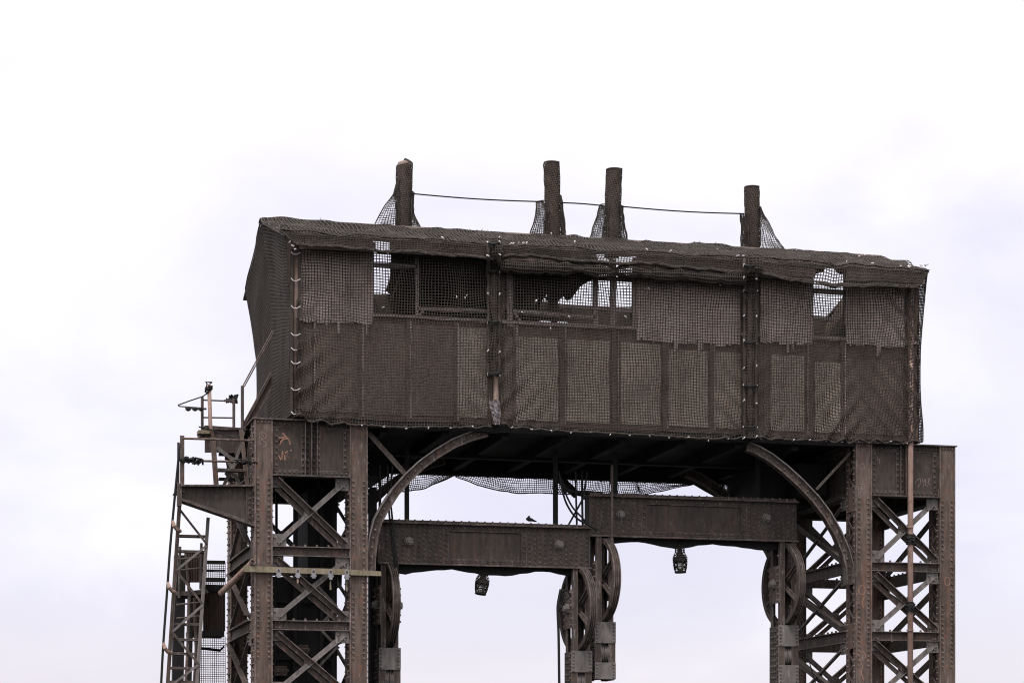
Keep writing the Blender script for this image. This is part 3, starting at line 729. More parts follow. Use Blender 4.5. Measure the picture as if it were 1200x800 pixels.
# ------------------------------------------------------------------ netting over the house: separate sheets laced together
PIT = .0585
def front_net(px0, px1, toppx, botpx, label, seed, Y=-.13, fold=(), wd=.0148):
    xa, xb = P(px0, 400, Y).x, P(px1, 400, Y).x
    pxs = np.linspace(px0 - 3, px1 + 3, 200); Xs = np.array([P(a, 400, Y).x for a in pxs])
    zt = np.array([P(a, toppx(a), Y).z for a in pxs]); zb = np.array([P(a, botpx(a), Y).z for a in pxs])
    nu = int((xb - xa) / PIT); nv = int((zt.mean() - zb.mean()) / PIT)
    root = empty('safety_net', ((xa + xb) / 2, Y, zb.mean()), label, 'netting', 'netting sheets on the front of the house')
    def Fn(U, V):
        X = xa + (xb - xa) * U; T = np.interp(X, Xs, zt); B = np.interp(X, Xs, zb); H = T - B
        Zz = T + (B - T) * V
        # sag of the cross cords, drifts of the mesh and folds that run up from the lower corners
        X = X + nz2(U * 9, V * 5, seed) * .022 + nz2(U * 30, V * 14, seed + 1) * .003
        Zz = Zz + nz2(U * 8, V * 5, seed + 2) * .022 * np.sin(np.pi * np.clip(V, 0, 1)) ** .5 + nz2(U * 26, V * 16, seed + 3) * .003
        Yy = np.full_like(X, Y) + nz2(U * 7, V * 4, seed + 4) * .02 + nz2(U * 22, V * 9, seed + 5) * .008
        for (u0, sgn, amp, size) in fold:
            d = np.clip(1 - (np.abs(U - u0) * (xb - xa) + (1 - V) * 1.4) / size, 0, 1)
            ph = ((U - u0) * sgn * (xb - xa) * 1.0 + (V - 1) * H * .9)
            Zz = Zz + d * amp * np.sin(ph * 15) ; Yy = Yy - d * amp * 1.6 * (1 + np.sin(ph * 15 + 1))
            X = X + d * amp * .7 * np.sin(ph * 12 + .7)
        # side pull near the lacing
        for u0 in (0, 1):
            d = np.exp(-np.abs(U - u0) * (xb - xa) / .35)
            Zz = Zz + d * .03 * np.sin(V * H * 11 + seed)
        return X, Yy, Zz
    net('mesh_cords', Fn, nu, nv, wd, NETM, root, su=1, sv=1, border=1.8)
    # rolled hem along the foot
    U = np.linspace(0, 1, 90); X, Yy, Zz = Fn(U, np.ones_like(U))
    h = MB(); h.tube([(x, y - .01, z + random.uniform(-.012, .012)) for x, y, z in zip(X, Yy, Zz)], [random.uniform(.018, .034) for _ in U], 6); h.build('hem', NETM, root, True)
    return root
botL = lerp_px([(345,486),(352,487),(362,492),(380,495.5),(410,497),(440,499),(480,500.5),(530,500),(577,500)])
botM = lerp_px([(577,498),(590,499),(610,502),(660,505),(720,508),(780,511),(830,514),(880,514)])
botR = lerp_px([(880,512),(890,513),(930,515),(980,517),(1040,517.5),(1080,518)])
topL = lerp_px([(345,291),(577,306)]); topM = lerp_px([(577,315),(880,336)]); topR = lerp_px([(880,325),(980,334),(1080,335)])
front_net(348, 574, topL, botL, 'facade netting sheet between the bare corner pole and the lacing above the grey rag', 11, fold=((0, 1, .042, 1.7), (1, -1, .022, 1.1)))
front_net(585, 873, topM, botM, 'widest netting sheet on the facade, between the two laced strips', 23, fold=((0, 1, .034, 1.6), (1, -1, .026, 1.3)))
front_net(886, 1073, topR, botR, 'netting sheet on the facade above the pink-brown scaffold pole', 37, fold=((1, -1, .045, 2.2), (0, 1, .026, 1.0), (.5, 1, .034, 1.3)))

# end nets
def Fgable(U, V):
    # U from the front corner to the rear, V from the verge down
    Y = -.32 + (5.6 + .32) * U
    top = np.where(Y < RY, EZ + (RZ - EZ) * (Y - EY0) / (RY - EY0), RZ + (ez1 - RZ) * (Y - RY) / (EY1 - RY)) + .02
    bot = HZ0 + .02 + .05 * U
    Yv = Y - .30 * np.clip(V * 3, 0, 1) * np.clip(U * 1.5 - .5, 0, 1) + .28 * np.clip(V * 2.5, 0, 1) * np.clip(1 - U * 5, 0, 1)
    X = -.30 + .20 * np.clip(V * 2.2, 0, 1) ** .8 + nz2(U * 5, V * 3, 51) * .03 + nz2(U * 14, V * 8, 52) * .012
    Zz = top + (bot - top) * V + nz2(U * 6, V * 5, 53) * .03
    return X, Yv, Zz
gn = empty('safety_net', (-.2, 2.8, HZ0), 'netting hung over the gable end above the stairs, with a frayed rear edge', 'netting', 'nets on the ends and roof')
net('mesh_cords', Fgable, 84, 58, .0165, NETM, gn, border=1.6)
def Fright(U, V):
    Y = -.30 + 5.9 * U
    top = np.where(Y < RY, EZ + (RZ - EZ) * (Y - EY0) / (RY - EY0), RZ + (ez1 - RZ) * (Y - RY) / (EY1 - RY)) + .02
    bot = HZ0 - .02
    X = 13.88 + .22 * np.clip(U * 2, 0, 1) - (.07 + .40 * np.clip(U * 2, 0, 1)) * np.clip(V * 4, 0, 1) ** .7 + .03 * np.sin(V * 9) * V + nz2(U * 5, V * 4, 61) * .02
    return X, Y + .16 * np.clip(V * 3, 0, 1) * (1 - U), top + (bot - top) * V
gr = empty('safety_net', (13.95, 2.8, HZ0), 'netting on the far gable, seen edge-on against the sky above the scaffold pole tower', 'netting', 'nets on the ends and roof')
net('mesh_cords', Fright, 92, 60, .018, NETM, gr, border=1.6)

# roof net: lies on both slopes and hangs over the front eave in a band
rn = empty('safety_net', (6.9, RY, RZ), 'netting stretched over the long roof and hanging down in a band along the eave', 'netting', 'nets on the ends and roof')
eavedrop = lerp_px([(0, .0), (1, .42)])
def Froof(U, V):
    sl = np.clip(V / .82, 0, 1); dr = np.clip((V - .82) / .18, 0, 1)
    Y = RY + .25 + (EY0 - .05 - RY - .25) * sl + dr * .10
    X = RX0 - .03 + (RX1E + (RX1 - RX1E) * (1 - sl) - RX0 + .06) * U
    zr = np.where(Y > RY, RZ - (Y - RY) * .33, EZ + (RZ - EZ) * (Y - EY0) / (RY - EY0))
    X = X - dr * .30 * np.clip((U - .955) / .045, 0, 1) + dr * .26 * np.clip((.03 - U) / .03, 0, 1)
    bump_ = nz2(U * 26, V * 5, 71) * .022 + nz2(U * 70, V * 9, 72) * .012 + .03 * np.abs(nz1(U * 33, 76)) * (sl < .12)
    hang = np.interp(U, [0, .31, .34, .71, .75, .82, 1], [.30, .33, .25, .27, .40, .48, .46]) + .012 * nz1(U * 12, 73)
    Zz = zr + .045 + bump_ - dr * hang
    Y = Y - dr * (.10 + nz2(U * 20, V * 4, 74) * .03)
    X = X + nz2(U * 20, V * 7, 75) * .04
    return X, Y, Zz
net('mesh_cords', Froof, 236, 38, .0165, NETM, rn, border=2)
net('mesh_cords', lambda U, V: tuple(a + d for a, d in zip(Froof(U, V * .815), (.04 + .03 * nz2(U * 12, V * 5, 81), -.012 + .012 * nz2(U * 25, V * 8, 82), .012 + .006 * nz2(U * 40, V * 8, 83)))), 170, 22, .015, NETM, rn)
h = MB()
for Vv, r0 in ((1.0, .03), (.985, .022), (.815, .012)):
    U = np.linspace(0, 1, 260); X, Yy, Zz = Froof(U, np.full_like(U, Vv))
    h.tube([(x, y - .02, z + random.uniform(-.012, .012)) for x, y, z in zip(X, Yy, Zz)], [r0 * random.uniform(.6, 1.3) for _ in U], 5)
h.build('hem', NETM, rn, True)
# second roll of net below the eave in the middle bay
rl = empty('net_roll', (P(730, 322, -.2).x, -.2, P(730, 322, -.2).z), 'rolled-up bundle of netting tied under the eave between the two laced strips', 'netting')
def Froll(U, V):
    px = 586 + (872 - 586) * U; cl = np.interp(px, [586, 620, 700, 780, 872], [310, 312, 316.5, 321.5, 327.5])
    X = np.array([[P(a, c, -.36).x for a, c in zip(ra, rc)] for ra, rc in zip(px, cl)]); Zc = np.array([[P(a, c, -.36).z for a, c in zip(ra, rc)] for ra, rc in zip(px, cl)])
    pinch = 1 - .35 * np.exp(-((np.mod(U * 7 + .2, 1) - .5) / .09) ** 2)
    r = (.135 + .03 * nz2(U * 30, V * 3, 91)) * pinch; an = V * 2 * np.pi
    return X, -.36 + r * np.cos(an) * .75 + nz1(U * 11, 92) * .02, Zc + r * np.sin(an) + nz1(U * 9, 93) * .015
net('mesh_cords', Froll, 110, 12, .026, NETM, rl)
h = MB(); U = np.linspace(0, 1, 160); X, Yy, Zz = [a[:, 0] for a in Froll(U[:, None], np.full((160, 1), .5))]
Zc = [a[:, 0] for a in Froll(U[:, None], np.full((160, 1), .0))][2]
for ua, ub in ((0, 62), (92, 160)):
    h = MB(); h.tube([(x, -.36, z) for x, z in zip(X[ua:ub], Zc[ua:ub])], [.085 * random.uniform(.8, 1.1) for _ in U[ua:ub]], 8); h.build('inner_fold', NETM, rl, True)

# laced strips at the seams, bare corner pole, ties
def tie_mesh(b, p, l=.05, r=.011):
    d = Vector((random.uniform(-1, 1), -.4, random.uniform(-1, 1))).normalized() * l
    b.tube([p - d * .5, p + Vector((0, -.02, 0)), p + d * .5], r, 5)
def strip(px, y0, y1, wpx, label, seed, ties, yb=300):
    yq = lambda py: np.interp(py, [yb - 26, yb - 4, yb + 12], [-.50, -.58, -.19])
    root = empty('lacing_strip', P(px, y1, -.19), label, 'netting strip', 'laced strips over the netting seams')
    def Fn(U, V):
        py = y0 + (y1 - y0) * V
        c = px + nz1(V * 6, seed) * 1.0
        ww = wpx * (1 + .16 * nz1(V * 9, seed + 1)) * (1 - .25 * np.exp(-((np.mod(V * 6, 1) - .5) / .1) ** 2))
        x = c + (U - .5) * ww
        X = np.array([[P(a, b_, -.2).x for a, b_ in zip(ra, rb)] for ra, rb in zip(x, py)]); Zz = np.array([[P(a, b_, -.2).z for a, b_ in zip(ra, rb)] for ra, rb in zip(x, py)])
        return X, yq(py) - .07 * np.sin(U * np.pi) + nz2(U * 3, V * 20, seed + 2) * .015, Zz
    net('mesh_cords', Fn, 4, int((y1 - y0) / 3.3), .02, NETM, root, border=1.6)
    b = MB(); b.tube([P(px - wpx * .5, a, float(yq(a)) - .0) for a in np.linspace(y0, y1, 30)], [.044 * random.uniform(.5, 1.35) for _ in range(30)], 5)
    b.build('edge_cord', NETM, root, True); b = MB(); b.tube([P(px + wpx * .5, a, float(yq(a))) for a in np.linspace(y0, y1, 30)], [.044 * random.uniform(.5, 1.35) for _ in range(30)], 5); b.build('edge_cord', NETM, root, True)
    for ty in ties:
        for s in (-.55, .55): b = MB(); tie_mesh(b, P(px + wpx * s, ty + random.uniform(-2, 2), float(yq(ty)) - .06), .06, .013); b.build('tie', TIE, root)
    for ty in ties[::2]:
        bb = MB(); yy = float(yq(ty)) - .08; bb.tube([P(px - wpx*.55, ty, yy), P(px, ty + 1, yy - .04), P(px + wpx*.55, ty - .5, yy)], .026, 5); bb.build('cross_cord', ROPE, root)
    return root
strip(578.5, 284, 440, 12.5, 'laced strip of netting that ends above the grey rag', 101, [285, 300, 317, 346, 377, 411, 438], 306)
strip(879, 303, 513, 13.5, 'unbroken laced strip of netting nearer the scaffold pole', 113, [311, 325, 341, 371, 401, 430, 452, 471, 500, 512], 325)
rag = MB(); cols_, rows_ = 7, 12
edge_l = lerp_px([(468,573.5),(478,574),(488,577),(498,580)]); edge_r = lerp_px([(468,583),(472,586),(484,586.5),(498,586)])
vs_ = []
for j_ in range(rows_):
    y_ = 468.5 + 29 * j_ / (rows_ - 1)
    for i_ in range(cols_):
        u_ = i_ / (cols_ - 1); x_ = edge_l(y_) + (edge_r(y_) - edge_l(y_)) * u_
        vs_.append(P(float(x_) + random.uniform(-.4, .4), y_ + random.uniform(-.5, .5) + 1.6 * math.sin(u_ * 5) * (j_ == 0), -.22 - .05 * math.sin(u_ * 9 + j_ * .5) * random.uniform(.5, 1.2) - .03 * random.random()))
base_ = len(rag.v); nn_ = len(vs_); rag.add(vs_ + [v + Vector((0, .012, 0)) for v in vs_],
    [(j_*cols_+i_, j_*cols_+i_+1, (j_+1)*cols_+i_+1, (j_+1)*cols_+i_) for j_ in range(rows_-1) for i_ in range(cols_-1)] +
    [(nn_+j_*cols_+i_, nn_+(j_+1)*cols_+i_, nn_+(j_+1)*cols_+i_+1, nn_+j_*cols_+i_+1) for j_ in range(rows_-1) for i_ in range(cols_-1)])
tag(rag.build('plastic_rag', PLAST, origin=P(580, 498, -.22)), 'pale grey plastic rag at the foot of a laced strip', 'rag')
b = MB(); b.tube([P(579, 316, -.09), P(581, 440, -.1), P(581, 470, -.1), P(581, 497, -.1)], .06, 10)  # upper length added so the strip's cells look lit
tag(b.build('seam_pole', PANELD, origin=P(581, 497, -.1)), 'olive-brown pole behind the laced strip, bare just above the grey rag', 'pole')
b = MB(); b.tube([P(879, 336, -.09), P(879, 512, -.09)], .06, 10)  # pole added behind the strip to brighten its cells
tag(b.build('seam_pole', PANELD, origin=P(879, 512, -.09)), 'brown pole added behind the unbroken laced strip so its mesh looks lit', 'pole')
cp = empty('corner_pole', P(347, 486, -.12), 'bare brown corner pole laced with white ties where facade and gable meet', 'pole')
b = MB(); b.tube([P(347.5, 294, -.13), P(346.5, 388, -.13), P(346, 486, -.13)], .042, 10); b.build('shaft', COLST, cp, True)
b = MB(); b.tube([P(342.5, 292, -.15), P(342, 388, -.15), P(342, 486, -.15)], .034, 6); b.build('edge_cord', NETM, cp); b = MB(); b.tube([P(351, 292, -.15), P(350, 388, -.15), P(351, 486, -.15)], .03, 6); b.build('edge_cord', NETM, cp)
for ty in (297, 328, 360, 392, 409, 425, 456, 484):
    b = MB(); b.tube([P(341, ty - 2, -.2), P(344, ty + 1, -.22), P(348, ty + 1, -.22), P(352, ty - 1, -.2)], .009, 5); b.build('tie', TIE, cp)
for q in ((337,275),(340,283),(343,288),(346,292)):
    b = MB(); tie_mesh(b, P(*q, -.42), .06, .014); b.build('tie', TIE, cp)
# scattered white ties along the roll, the hems and the ridge
loose = empty('net_ties', P(700, 320, -.35), 'scatter of small white plastic ties knotted along the netting edges', 'ties'); loose['kind'] = 'stuff'
b = MB()
for px, py, Y in [(607,317,-.35),(631,320,-.33),(637,300,-.4),(686,316,-.33),(688,320,-.33),(680,317,-.33),(759,317,-.35),(788,322,-.33),(815,321,-.35),(816,318,-.35),(844,334,-.25),(736,335,-.2),(760,338,-.2),
                  (612,366,-.17),(640,347,-.17),(667,371,-.17),(645,385,-.17),(535,348,-.17),(545,349,-.17),(547,346,-.17),(449,360,-.17),(700,320,-.3),(705,318,-.3),(733,371,-.17)]:
    tie_mesh(b, P(px, py, Y), .05)
for px in list(range(600, 872, 23)) + list(range(892, 1070, 19)) + list(range(372, 570, 26)):
    f_ = botL if px < 577 else (botM if px < 880 else botR); tie_mesh(b, P(px, f_(px) + random.uniform(-1, 2), -.18), .04)
for i in range(44):
    U = np.array([[random.choice([random.random(), random.gauss(.33, .015), random.gauss(.70, .015), random.gauss(.97, .01)])]]); V = np.array([[random.choice([.05, .08, .8, .82, .78, .4])]]); U = np.clip(U, 0, 1); x, y, z = [float(a[0, 0]) for a in Froof(U, V)]; tie_mesh(b, Vector((x, y - .02, z + .04)), .06, .012)
b.build('tie_stitching', TIE, loose)
b = MB(); tc_ = P(1085, 312, -.45); 
for i in range(5): tie_mesh(b, tc_ + Vector((random.uniform(-.15, .05), 0, random.uniform(-.05, .05))), .08, .014)
b.build('tie_stitching', TIE, loose)

# net hanging under the rear of the floor
hn = empty('hanging_net', (6.5, HD, 9.5), 'thin torn net sagging in swags from the underside of the house, sky behind', 'netting')
def swag(x0, x1, topf, botf, seed, Y=HD - .15):
    def Fn(U, V):
        px = x0 + (x1 - x0) * U; py = topf(px) + (botf(px) - topf(px)) * V
        X = np.array([[P(a, b_, Y).x for a, b_ in zip(ra, rb)] for ra, rb in zip(px, py)]); Zz = np.array([[P(a, b_, Y).z for a, b_ in zip(ra, rb)] for ra, rb in zip(px, py)])
        return X + nz2(U * 9, V * 3, seed) * .02, Y + nz2(U * 6, V * 3, seed + 1) * .12, Zz + nz2(U * 15, V * 3, seed + 2) * .012
    net('mesh_cords', Fn, int((x1 - x0) / 2.3), 12, .0125, NETM, hn, border=2.2)
topn = lerp_px([(400,545),(560,548),(900,558)])
swag(420, 538, topn, lerp_px([(420,576),(440,576),(470,577),(497,572),(520,562),(538,554)]), 201)
swag(537, 716, topn, lerp_px([(537,557),(560,568),(600,577),(640,579),(670,580),(716,581)]), 211)
swag(716, 836, topn, lerp_px([(716,579),(752,580),(776,576),(800,571),(820,566),(836,563)]), 221)
swag(834, 910, topn, lerp_px([(834,560),(850,572),(870,581),(910,583)]), 231)
b = MB()
for pts in ([(790,550),(806,558),(826,570),(846,581)], [(655,560),(668,572),(676,580)]):
    b = MB(); b.tube([P(x, y, HD - .4) for x, y in pts], .10, 7); b.build('bundle', NETM, hn)

# ------------------------------------------------------------------ chimneys wrapped in net
def chimney(px, ytop, ybase, wpx, lean, skirts, label, flare=0, rtop=False):
    Y = RY + .15; k = 50.5 / F
    base, top = P(px, ybase, Y), P(px + lean, ytop, Y); r = wpx * .5 * k * 1.02
    root = empty('chimney', base, label, 'chimney', 'netted chimney pipes on the roof ridge')
    b = MB(); pr = [r*.93, r*.93, r*.93] + ([r*.8, r*.45, .01] if rtop else [r*.93])
    ax = top - base; pts = [base - Z*.4, base.lerp(top, .5), base.lerp(top, .93 if rtop else .97)] + ([base.lerp(top, .965), base.lerp(top, .985), base.lerp(top, .99)] if rtop else [base.lerp(top, .985)])
    b.tube(pts, pr, 20); b.build('pipe', CHIM, root, True)
    def Fn(U, V):
        an = 2*np.pi*(U + V * .55); t = V
        rr = r * (1.03 + flare * np.clip((t - .55) / .45, 0, 1) ** 1.6 + .035 * nz2(U * 6, V * 9, int(px)))
        if rtop: rr = rr * np.where(t < .06, np.sqrt(np.clip(t / .06, 0.02, 1)), 1)
        cx = top.x + (base.x - top.x) * t; cz = top.z + (base.z - top.z) * t
        return cx + rr * np.cos(an), Y + rr * np.sin(an), cz + .05 * np.sin(an + 1.0) + 0 * t
    net('net_sleeve', Fn, 20, 34, .0115, NETM, root, su=1, sv=2)
    h = MB()
    if not rtop: h.lathe(top - Z*.02, (0, 0, 1), [(-.012, r*1.0), (.012, r*1.07), (.03, r*1.03), (.012, r*.95), (-.012, r*1.0)], 20)
    h.tube([P(px + math.cos(a) * wpx * .55 * (1 + flare), ybase - 1.5 + 1.5 * math.sin(a), Y - .12) for a in np.linspace(.1, 3.04, 12)], .03, 5)
    h.build('binding_cord', NETM, root)
    for (side, tab, yT) in skirts:                     # loose skirts of net stretched out to the roof
        ys = [a for a, c in tab]; xs = [c for a, c in tab]
        def Fs(U, V, dy=0):
            py = yT + (ybase - yT) * V; xe = np.interp(py, ys, xs); xi = px + lean * (ybase - py) / (ybase - ytop) + side * wpx * .40
            x = xi + (xe - xi) * U
            X = np.array([[P(a, b_, Y).x for a, b_ in zip(ra, rb)] for ra, rb in zip(x, py)]); Zz = np.array([[P(a, b_, Y).z for a, b_ in zip(ra, rb)] for ra, rb in zip(x, py)])
            return X, Y + dy * (1 - U * .8) + .02 * nz2(U * 4, V * 6, int(px) + 3), Zz
        net('net_skirt', lambda U, V: Fs(U, V, -.14), 8, 22, .009, NETM, root, border=2.4)
        net('net_skirt', lambda U, V: Fs(U, V, .14), 7, 20, .009, NETM, root, border=2.0)
    return root
chimney(473, 188, 269, 18, 1.0, [(-1, [(212,465),(228,461),(242,450),(255,443),(269,436)], 212), (1, [(226,485),(250,484),(258,488),(269,494)], 226)], 'netted chimney pipe with rounded top, nearest the bare corner pole', .08, True)
chimney(648.5, 191, 277, 18, -2.2, [(-1, [(236,629),(250,628),(262,625),(277,620)], 236), (1, [(228,658),(250,660),(277,663)], 230)], 'upright flat-topped netted chimney pipe, next in line after the rounded one', .30)
chimney(717, 199, 281, 18.5, 2.6, [(-1, [(240,703),(252,700),(266,695),(281,691)], 240), (1, [(242,730),(260,731),(281,735)], 242)], 'leaning netted chimney pipe that tilts towards the scaffold pole side', .26)
chimney(882, 219.5, 292, 17.5, -1.0, [(1, [(245,891),(258,898),(272,906),(285,914),(292,919)], 244), (-1, [(251,867),(270,869),(292,869)], 251)], 'shortest netted chimney pipe with a long net skirt towards the roof end', .02)
wr = empty('wire_rope', P(560, 231, RY), 'thin dark wire rope strung between the four chimney pipes', 'rope')
for a, c, sag in (((483,227),(637,236.5),.03), ((656,237.5),(706,241),-.01), ((728,242),(872,250.5),.03)):
    p, q = P(*a, RY + .02), P(*c, RY + .02); b = MB(); b.tube([p.lerp(q, i / 12) - Z * sag * math.sin(math.pi * i / 12) for i in range(13)], .016, 5); b.build('strand', ROPE, wr)
# ================================================================== hangers, pipes and ropes
def simple(name, b, m, label, cat, origin, group=None, smooth=False):
    return tag(b.build(name, m, None, smooth, origin), label, cat, group)
for px, yb, w_, lb in ((476, 609, 5.5, 'thin dark hanger post behind the curved brace of the plank tower'), (650, 613, 6, 'thin dark hanger post above the inner end of the lower girder'),
                   (720, 582, 5.5, 'thin dark hanger post just behind the hanging vertical pipe, on the upper girder'), (887, 586, 5.5, 'thin dark hanger post above the scaffold-pole end of the upper girder')):
    c = P(px, yb, YG + .35); b = MB(); h = w_ * .0091
    zt_ = HZ0 - .26
    b.box(c.x - h, c.x + h, YG + .27, YG + .30, c.z - .04, zt_); b.box(c.x - .012, c.x + .012, YG + .301, YG + .42, c.z - .04, zt_)
    simple('hanger_post', b, DARK, lb, 'hanger post', c, 'hanger posts between floor and girders')
b = MB(); b.tube([P(717, 545, YG - .3), P(717, 642, YG - .3)], .03, 8)
simple('hanging_pipe', b, STEEL, 'straight thin pipe hanging in front of the upper girder beside its bolt', 'pipe', P(717, 642, YG - .3))
sp = empty('scaffold_pole', P(1066, 850, -.11), 'tall pink-brown scaffold pole clamped to the front of the tower', 'pole')
b = MB(); b.tube([P(1067, 337, -.07), P(1067, 517, -.075), P(1066.5, 1040, -.11)], .062, 12); b.build('shaft', PIPE, sp, True)
for y in (633, 712):
    b = MB(); c = P(1066.5, y, -.10)
    for k in range(5): b.lathe(c + Vector((0, 0, -.09 + k * .045)), (.1, .05, 1), [(0, .062), (.0, .09 + .012 * (k % 2)), (.035, .095), (.035, .062)], 12)
    b.tube([c + Vector((-.1, -.05, .05)), c + Vector((.02, -.12, -.02)), c + Vector((.1, -.03, .08)), c + Vector((.12, .1, .1))], .018, 6)
    b.build('lashing', ROPE, sp)
for y in (617, 738):
    b = MB(); b.lathe(P(1066.5, y, -.103), (0, 0, 1), [(-.02, .062), (-.02, .078), (.02, .078), (.02, .062)], 12); b.build('collar', PIPE, sp)

def rope(pts, Y, r, label, name='cable', grp='loose cables around the girders'):
    b = MB(); pp = [P(x, y, (Y[i] if isinstance(Y, (list, tuple)) else Y)) for i, (x, y) in enumerate(pts)]
    q = []
    for i in range(len(pp) - 1):
        p0, p1, p2, p3 = pp[max(i-1, 0)], pp[i], pp[i+1], pp[min(i+2, len(pp)-1)]
        for k in range(6):
            t = k / 6; q.append(.5 * ((2*p1) + (p2 - p0)*t + (2*p0 - 5*p1 + 4*p2 - p3)*t*t + (3*p1 - p0 - 3*p2 + p3)*t**3))
    q.append(pp[-1]); b.tube(q, r, 6)
    return simple(name, b, ROPE, label, 'cable', pp[-1], grp, True)
YR = YG + .1
rope([(655,552),(658,570),(664,590),(675,606),(690,615),(700,621)], 1.0, .022, 'loose black cable that curves down from the floor and drapes across the girder ends')
rope([(656,556),(662,576),(671,594),(682,606),(686,611)], 1.05, .02, 'loose black cable curving just inside the draped one, above the lower girder')
rope([(674.5,552),(675,580),(676,614)], 1.1, .022, 'straight upright black cable standing on the inner end of the lower girder')
rope([(688,552),(684,580),(676,597),(666,615)], 1.15, .022, 'black cable slanting back down to the lower girder past the upright one')
rope([(682,552),(682.5,600),(683,616)], 1.25, .026, 'thicker upright black cable against the end of the upper girder')
rope([(656,562),(664,573),(676,577),(688,577),(705,579)], 1.3, .05, 'thick black bundled cable lying just above the end of the upper girder')
rope([(445,545),(445.5,570),(445,597)], 1.0, .03, 'short dark hoist rope close to the tower column with the plank')
rope([(454,545),(455,580),(456,600),(460,640),(464,672)], .9, .022, 'hoist rope down over the lower girder end, the one closer to the column', 'hoist_rope', 'hoist ropes at the lower girder end')
rope([(460,545),(457,580),(459,600),(463,640),(467,675)], .85, .022, 'hoist rope down over the lower girder end, the one farther from the column', 'hoist_rope', 'hoist ropes at the lower girder end')
rope([(657,690),(654,706),(653.5,716),(654.5,740),(655,770),(655.5,812)], .9, .03, 'hooked black cable hanging beside the wheel post under the lower girder', 'hooked_cable')
rope([(661,696),(656,700),(659,708),(655,714),(660,716)], .95, .024, 'tangle of black cable wrapped on the wheel post above the hooked cable', 'cable_tangle')
rope([(664,690),(658,694),(661,702),(668,698),(664,690)], .93, .02, 'loop of thin black cable around the bearing of the wheel post above the hooked cable', 'cable_tangle')
rope([(934,720),(941,744),(947,770),(957,803)], .8, .012, 'very thin wire drooping across the lattice beside the wheel post near the scaffold pole', 'thin_wire')
rope([(211,519),(205,580),(199.5,640),(196,690),(191,760),(187.5,830)], .1, .026, 'long black cable running down outside the ladder', 'outer_cable')
for i, (y, lb) in enumerate(((612, 'upper short brown rope tying the long outer cable to the ladder'), (684, 'middle short brown rope tying the long outer cable to the ladder'), (755, 'lowest short brown rope tying the long outer cable to the ladder'))):
    xo = np.interp(y, [580, 640, 690, 760], [205, 199.5, 196, 191]); b = MB()
    b.tube([P(xo, y - 2, .1), P(xo + 2, y + 4, .05), P(xo + 5, y + 8, .1), P(xo + 9, y + 10, .3)], [.03, .045, .04, .04], 6)
    simple('tie_rope', b, PIPE, lb, 'rope', P(xo + 9, y + 10, .3), 'tie ropes on the ladder')

# lamps wrapped in net, hanging under the girders
def lamp(px, y0, sc, tilt, label, hs=1.0):
    Yl = YG + .12; c = P(px, y0, Yl); k = .0182 * sc
    root = empty('pendant_lamp', c, label, 'lamp', 'caged lamps under the girders')
    ax = Vector((tilt, 0, -1)).normalized() * 1.0
    b = MB(); b.lathe(c, ax, [(-.15, .0), (-.15, 3*k), (8*k, 3.2*k), (11*k, 4.4*k), (15*k, 8*k), (17.5*k, 9*k), (18.5*k, 9*k), (16*k, 7*k)], 20); b.build('shade', DARK, root, True)
    b = MB(); b.lathe(c, ax, [(15*k, 4.6*k), (24*k, 4.4*k), (29*k, 3.2*k), (31*k, .02)], 16); b.build('glass', GLASS, root, True)
    b = MB(); a1 = ax.orthogonal().normalized(); a2 = ax.cross(a1)
    for j in range(8):
        d = a1 * math.cos(j * math.pi / 4) + a2 * math.sin(j * math.pi / 4)
        b.tube([c + ax * 15*k + d * 8*k, c + ax * 26*k + d * 7.2*k, c + ax * 31*k + d * 6.2*k], .013, 5)
    for h_, r_ in ((20, 7.8), (25, 7.3), (31, 6.3)): b.tube([c + ax * h_*k + (a1 * math.cos(t) + a2 * math.sin(t)) * r_*k for t in np.linspace(0, 2*math.pi, 15)], .02 if h_ > 30 else .011, 5)
    b.build('cage', DARK, root)
    net('net_wrap', lambda U, V: tuple(np.array(c)[i] + np.array(ax)[i] * (V*31 - 1)*k + ((np.cos(2*np.pi*(U + .4*V)) * a1[i] + np.sin(2*np.pi*(U + .4*V)) * a2[i]) * np.interp(V*31, [0, 8, 15, 26, 31], [5.6, 5.8, 9, 8.2, 6.6])*k) for i in range(3)), 10, 11, .011, NETM, root)
    return root
lamp(567.5, 667, .94, -.16, 'netted cage lamp hanging under the lower girder')
lamp(796.5, 640, 1.0, .03, 'netted cage lamp hanging under the upper girder')

# the bird on the lower girder
c = P(620.5, 611.2, YG + .06); b = MB()
b.tube([c + Vector((-.075, 0, .06)), c + Vector((-.06, 0, .08)), c + Vector((-.01, 0, .085)), c + Vector((.06, 0, .07)), c + Vector((.13, 0, .03))], [.03, .062, .07, .055, .02], 10)
b.tube([c + Vector((-.055, -.02, .09)), c + Vector((-.03, -.02, .14)), c + Vector((-.028, -.02, .175))], [.045, .036, .03], 10)
b.tube([c + Vector((-.03, -.02, .165)), c + Vector((-.01, -.02, .18)), c + Vector((.022, -.02, .165))], [.03, .032, .006], 8)
b.tube([c + Vector((.06, 0, .07)), c + Vector((.14, 0, .035)), c + Vector((.20, 0, .012))], [.045, .03, .012], 8)
for dx in (-.02, .015): b.tube([c + Vector((dx, -.02, .05)), c + Vector((dx, -.02, 0))], .008, 5)
b.v = [c + Vector(((v - c).x * .82, (v - c).y * .8, (v - c).z * .64)) for v in b.v]
simple('pigeon', b, FEATH, 'small dark bird perched on the top edge of the lower girder', 'bird', c, smooth=True)

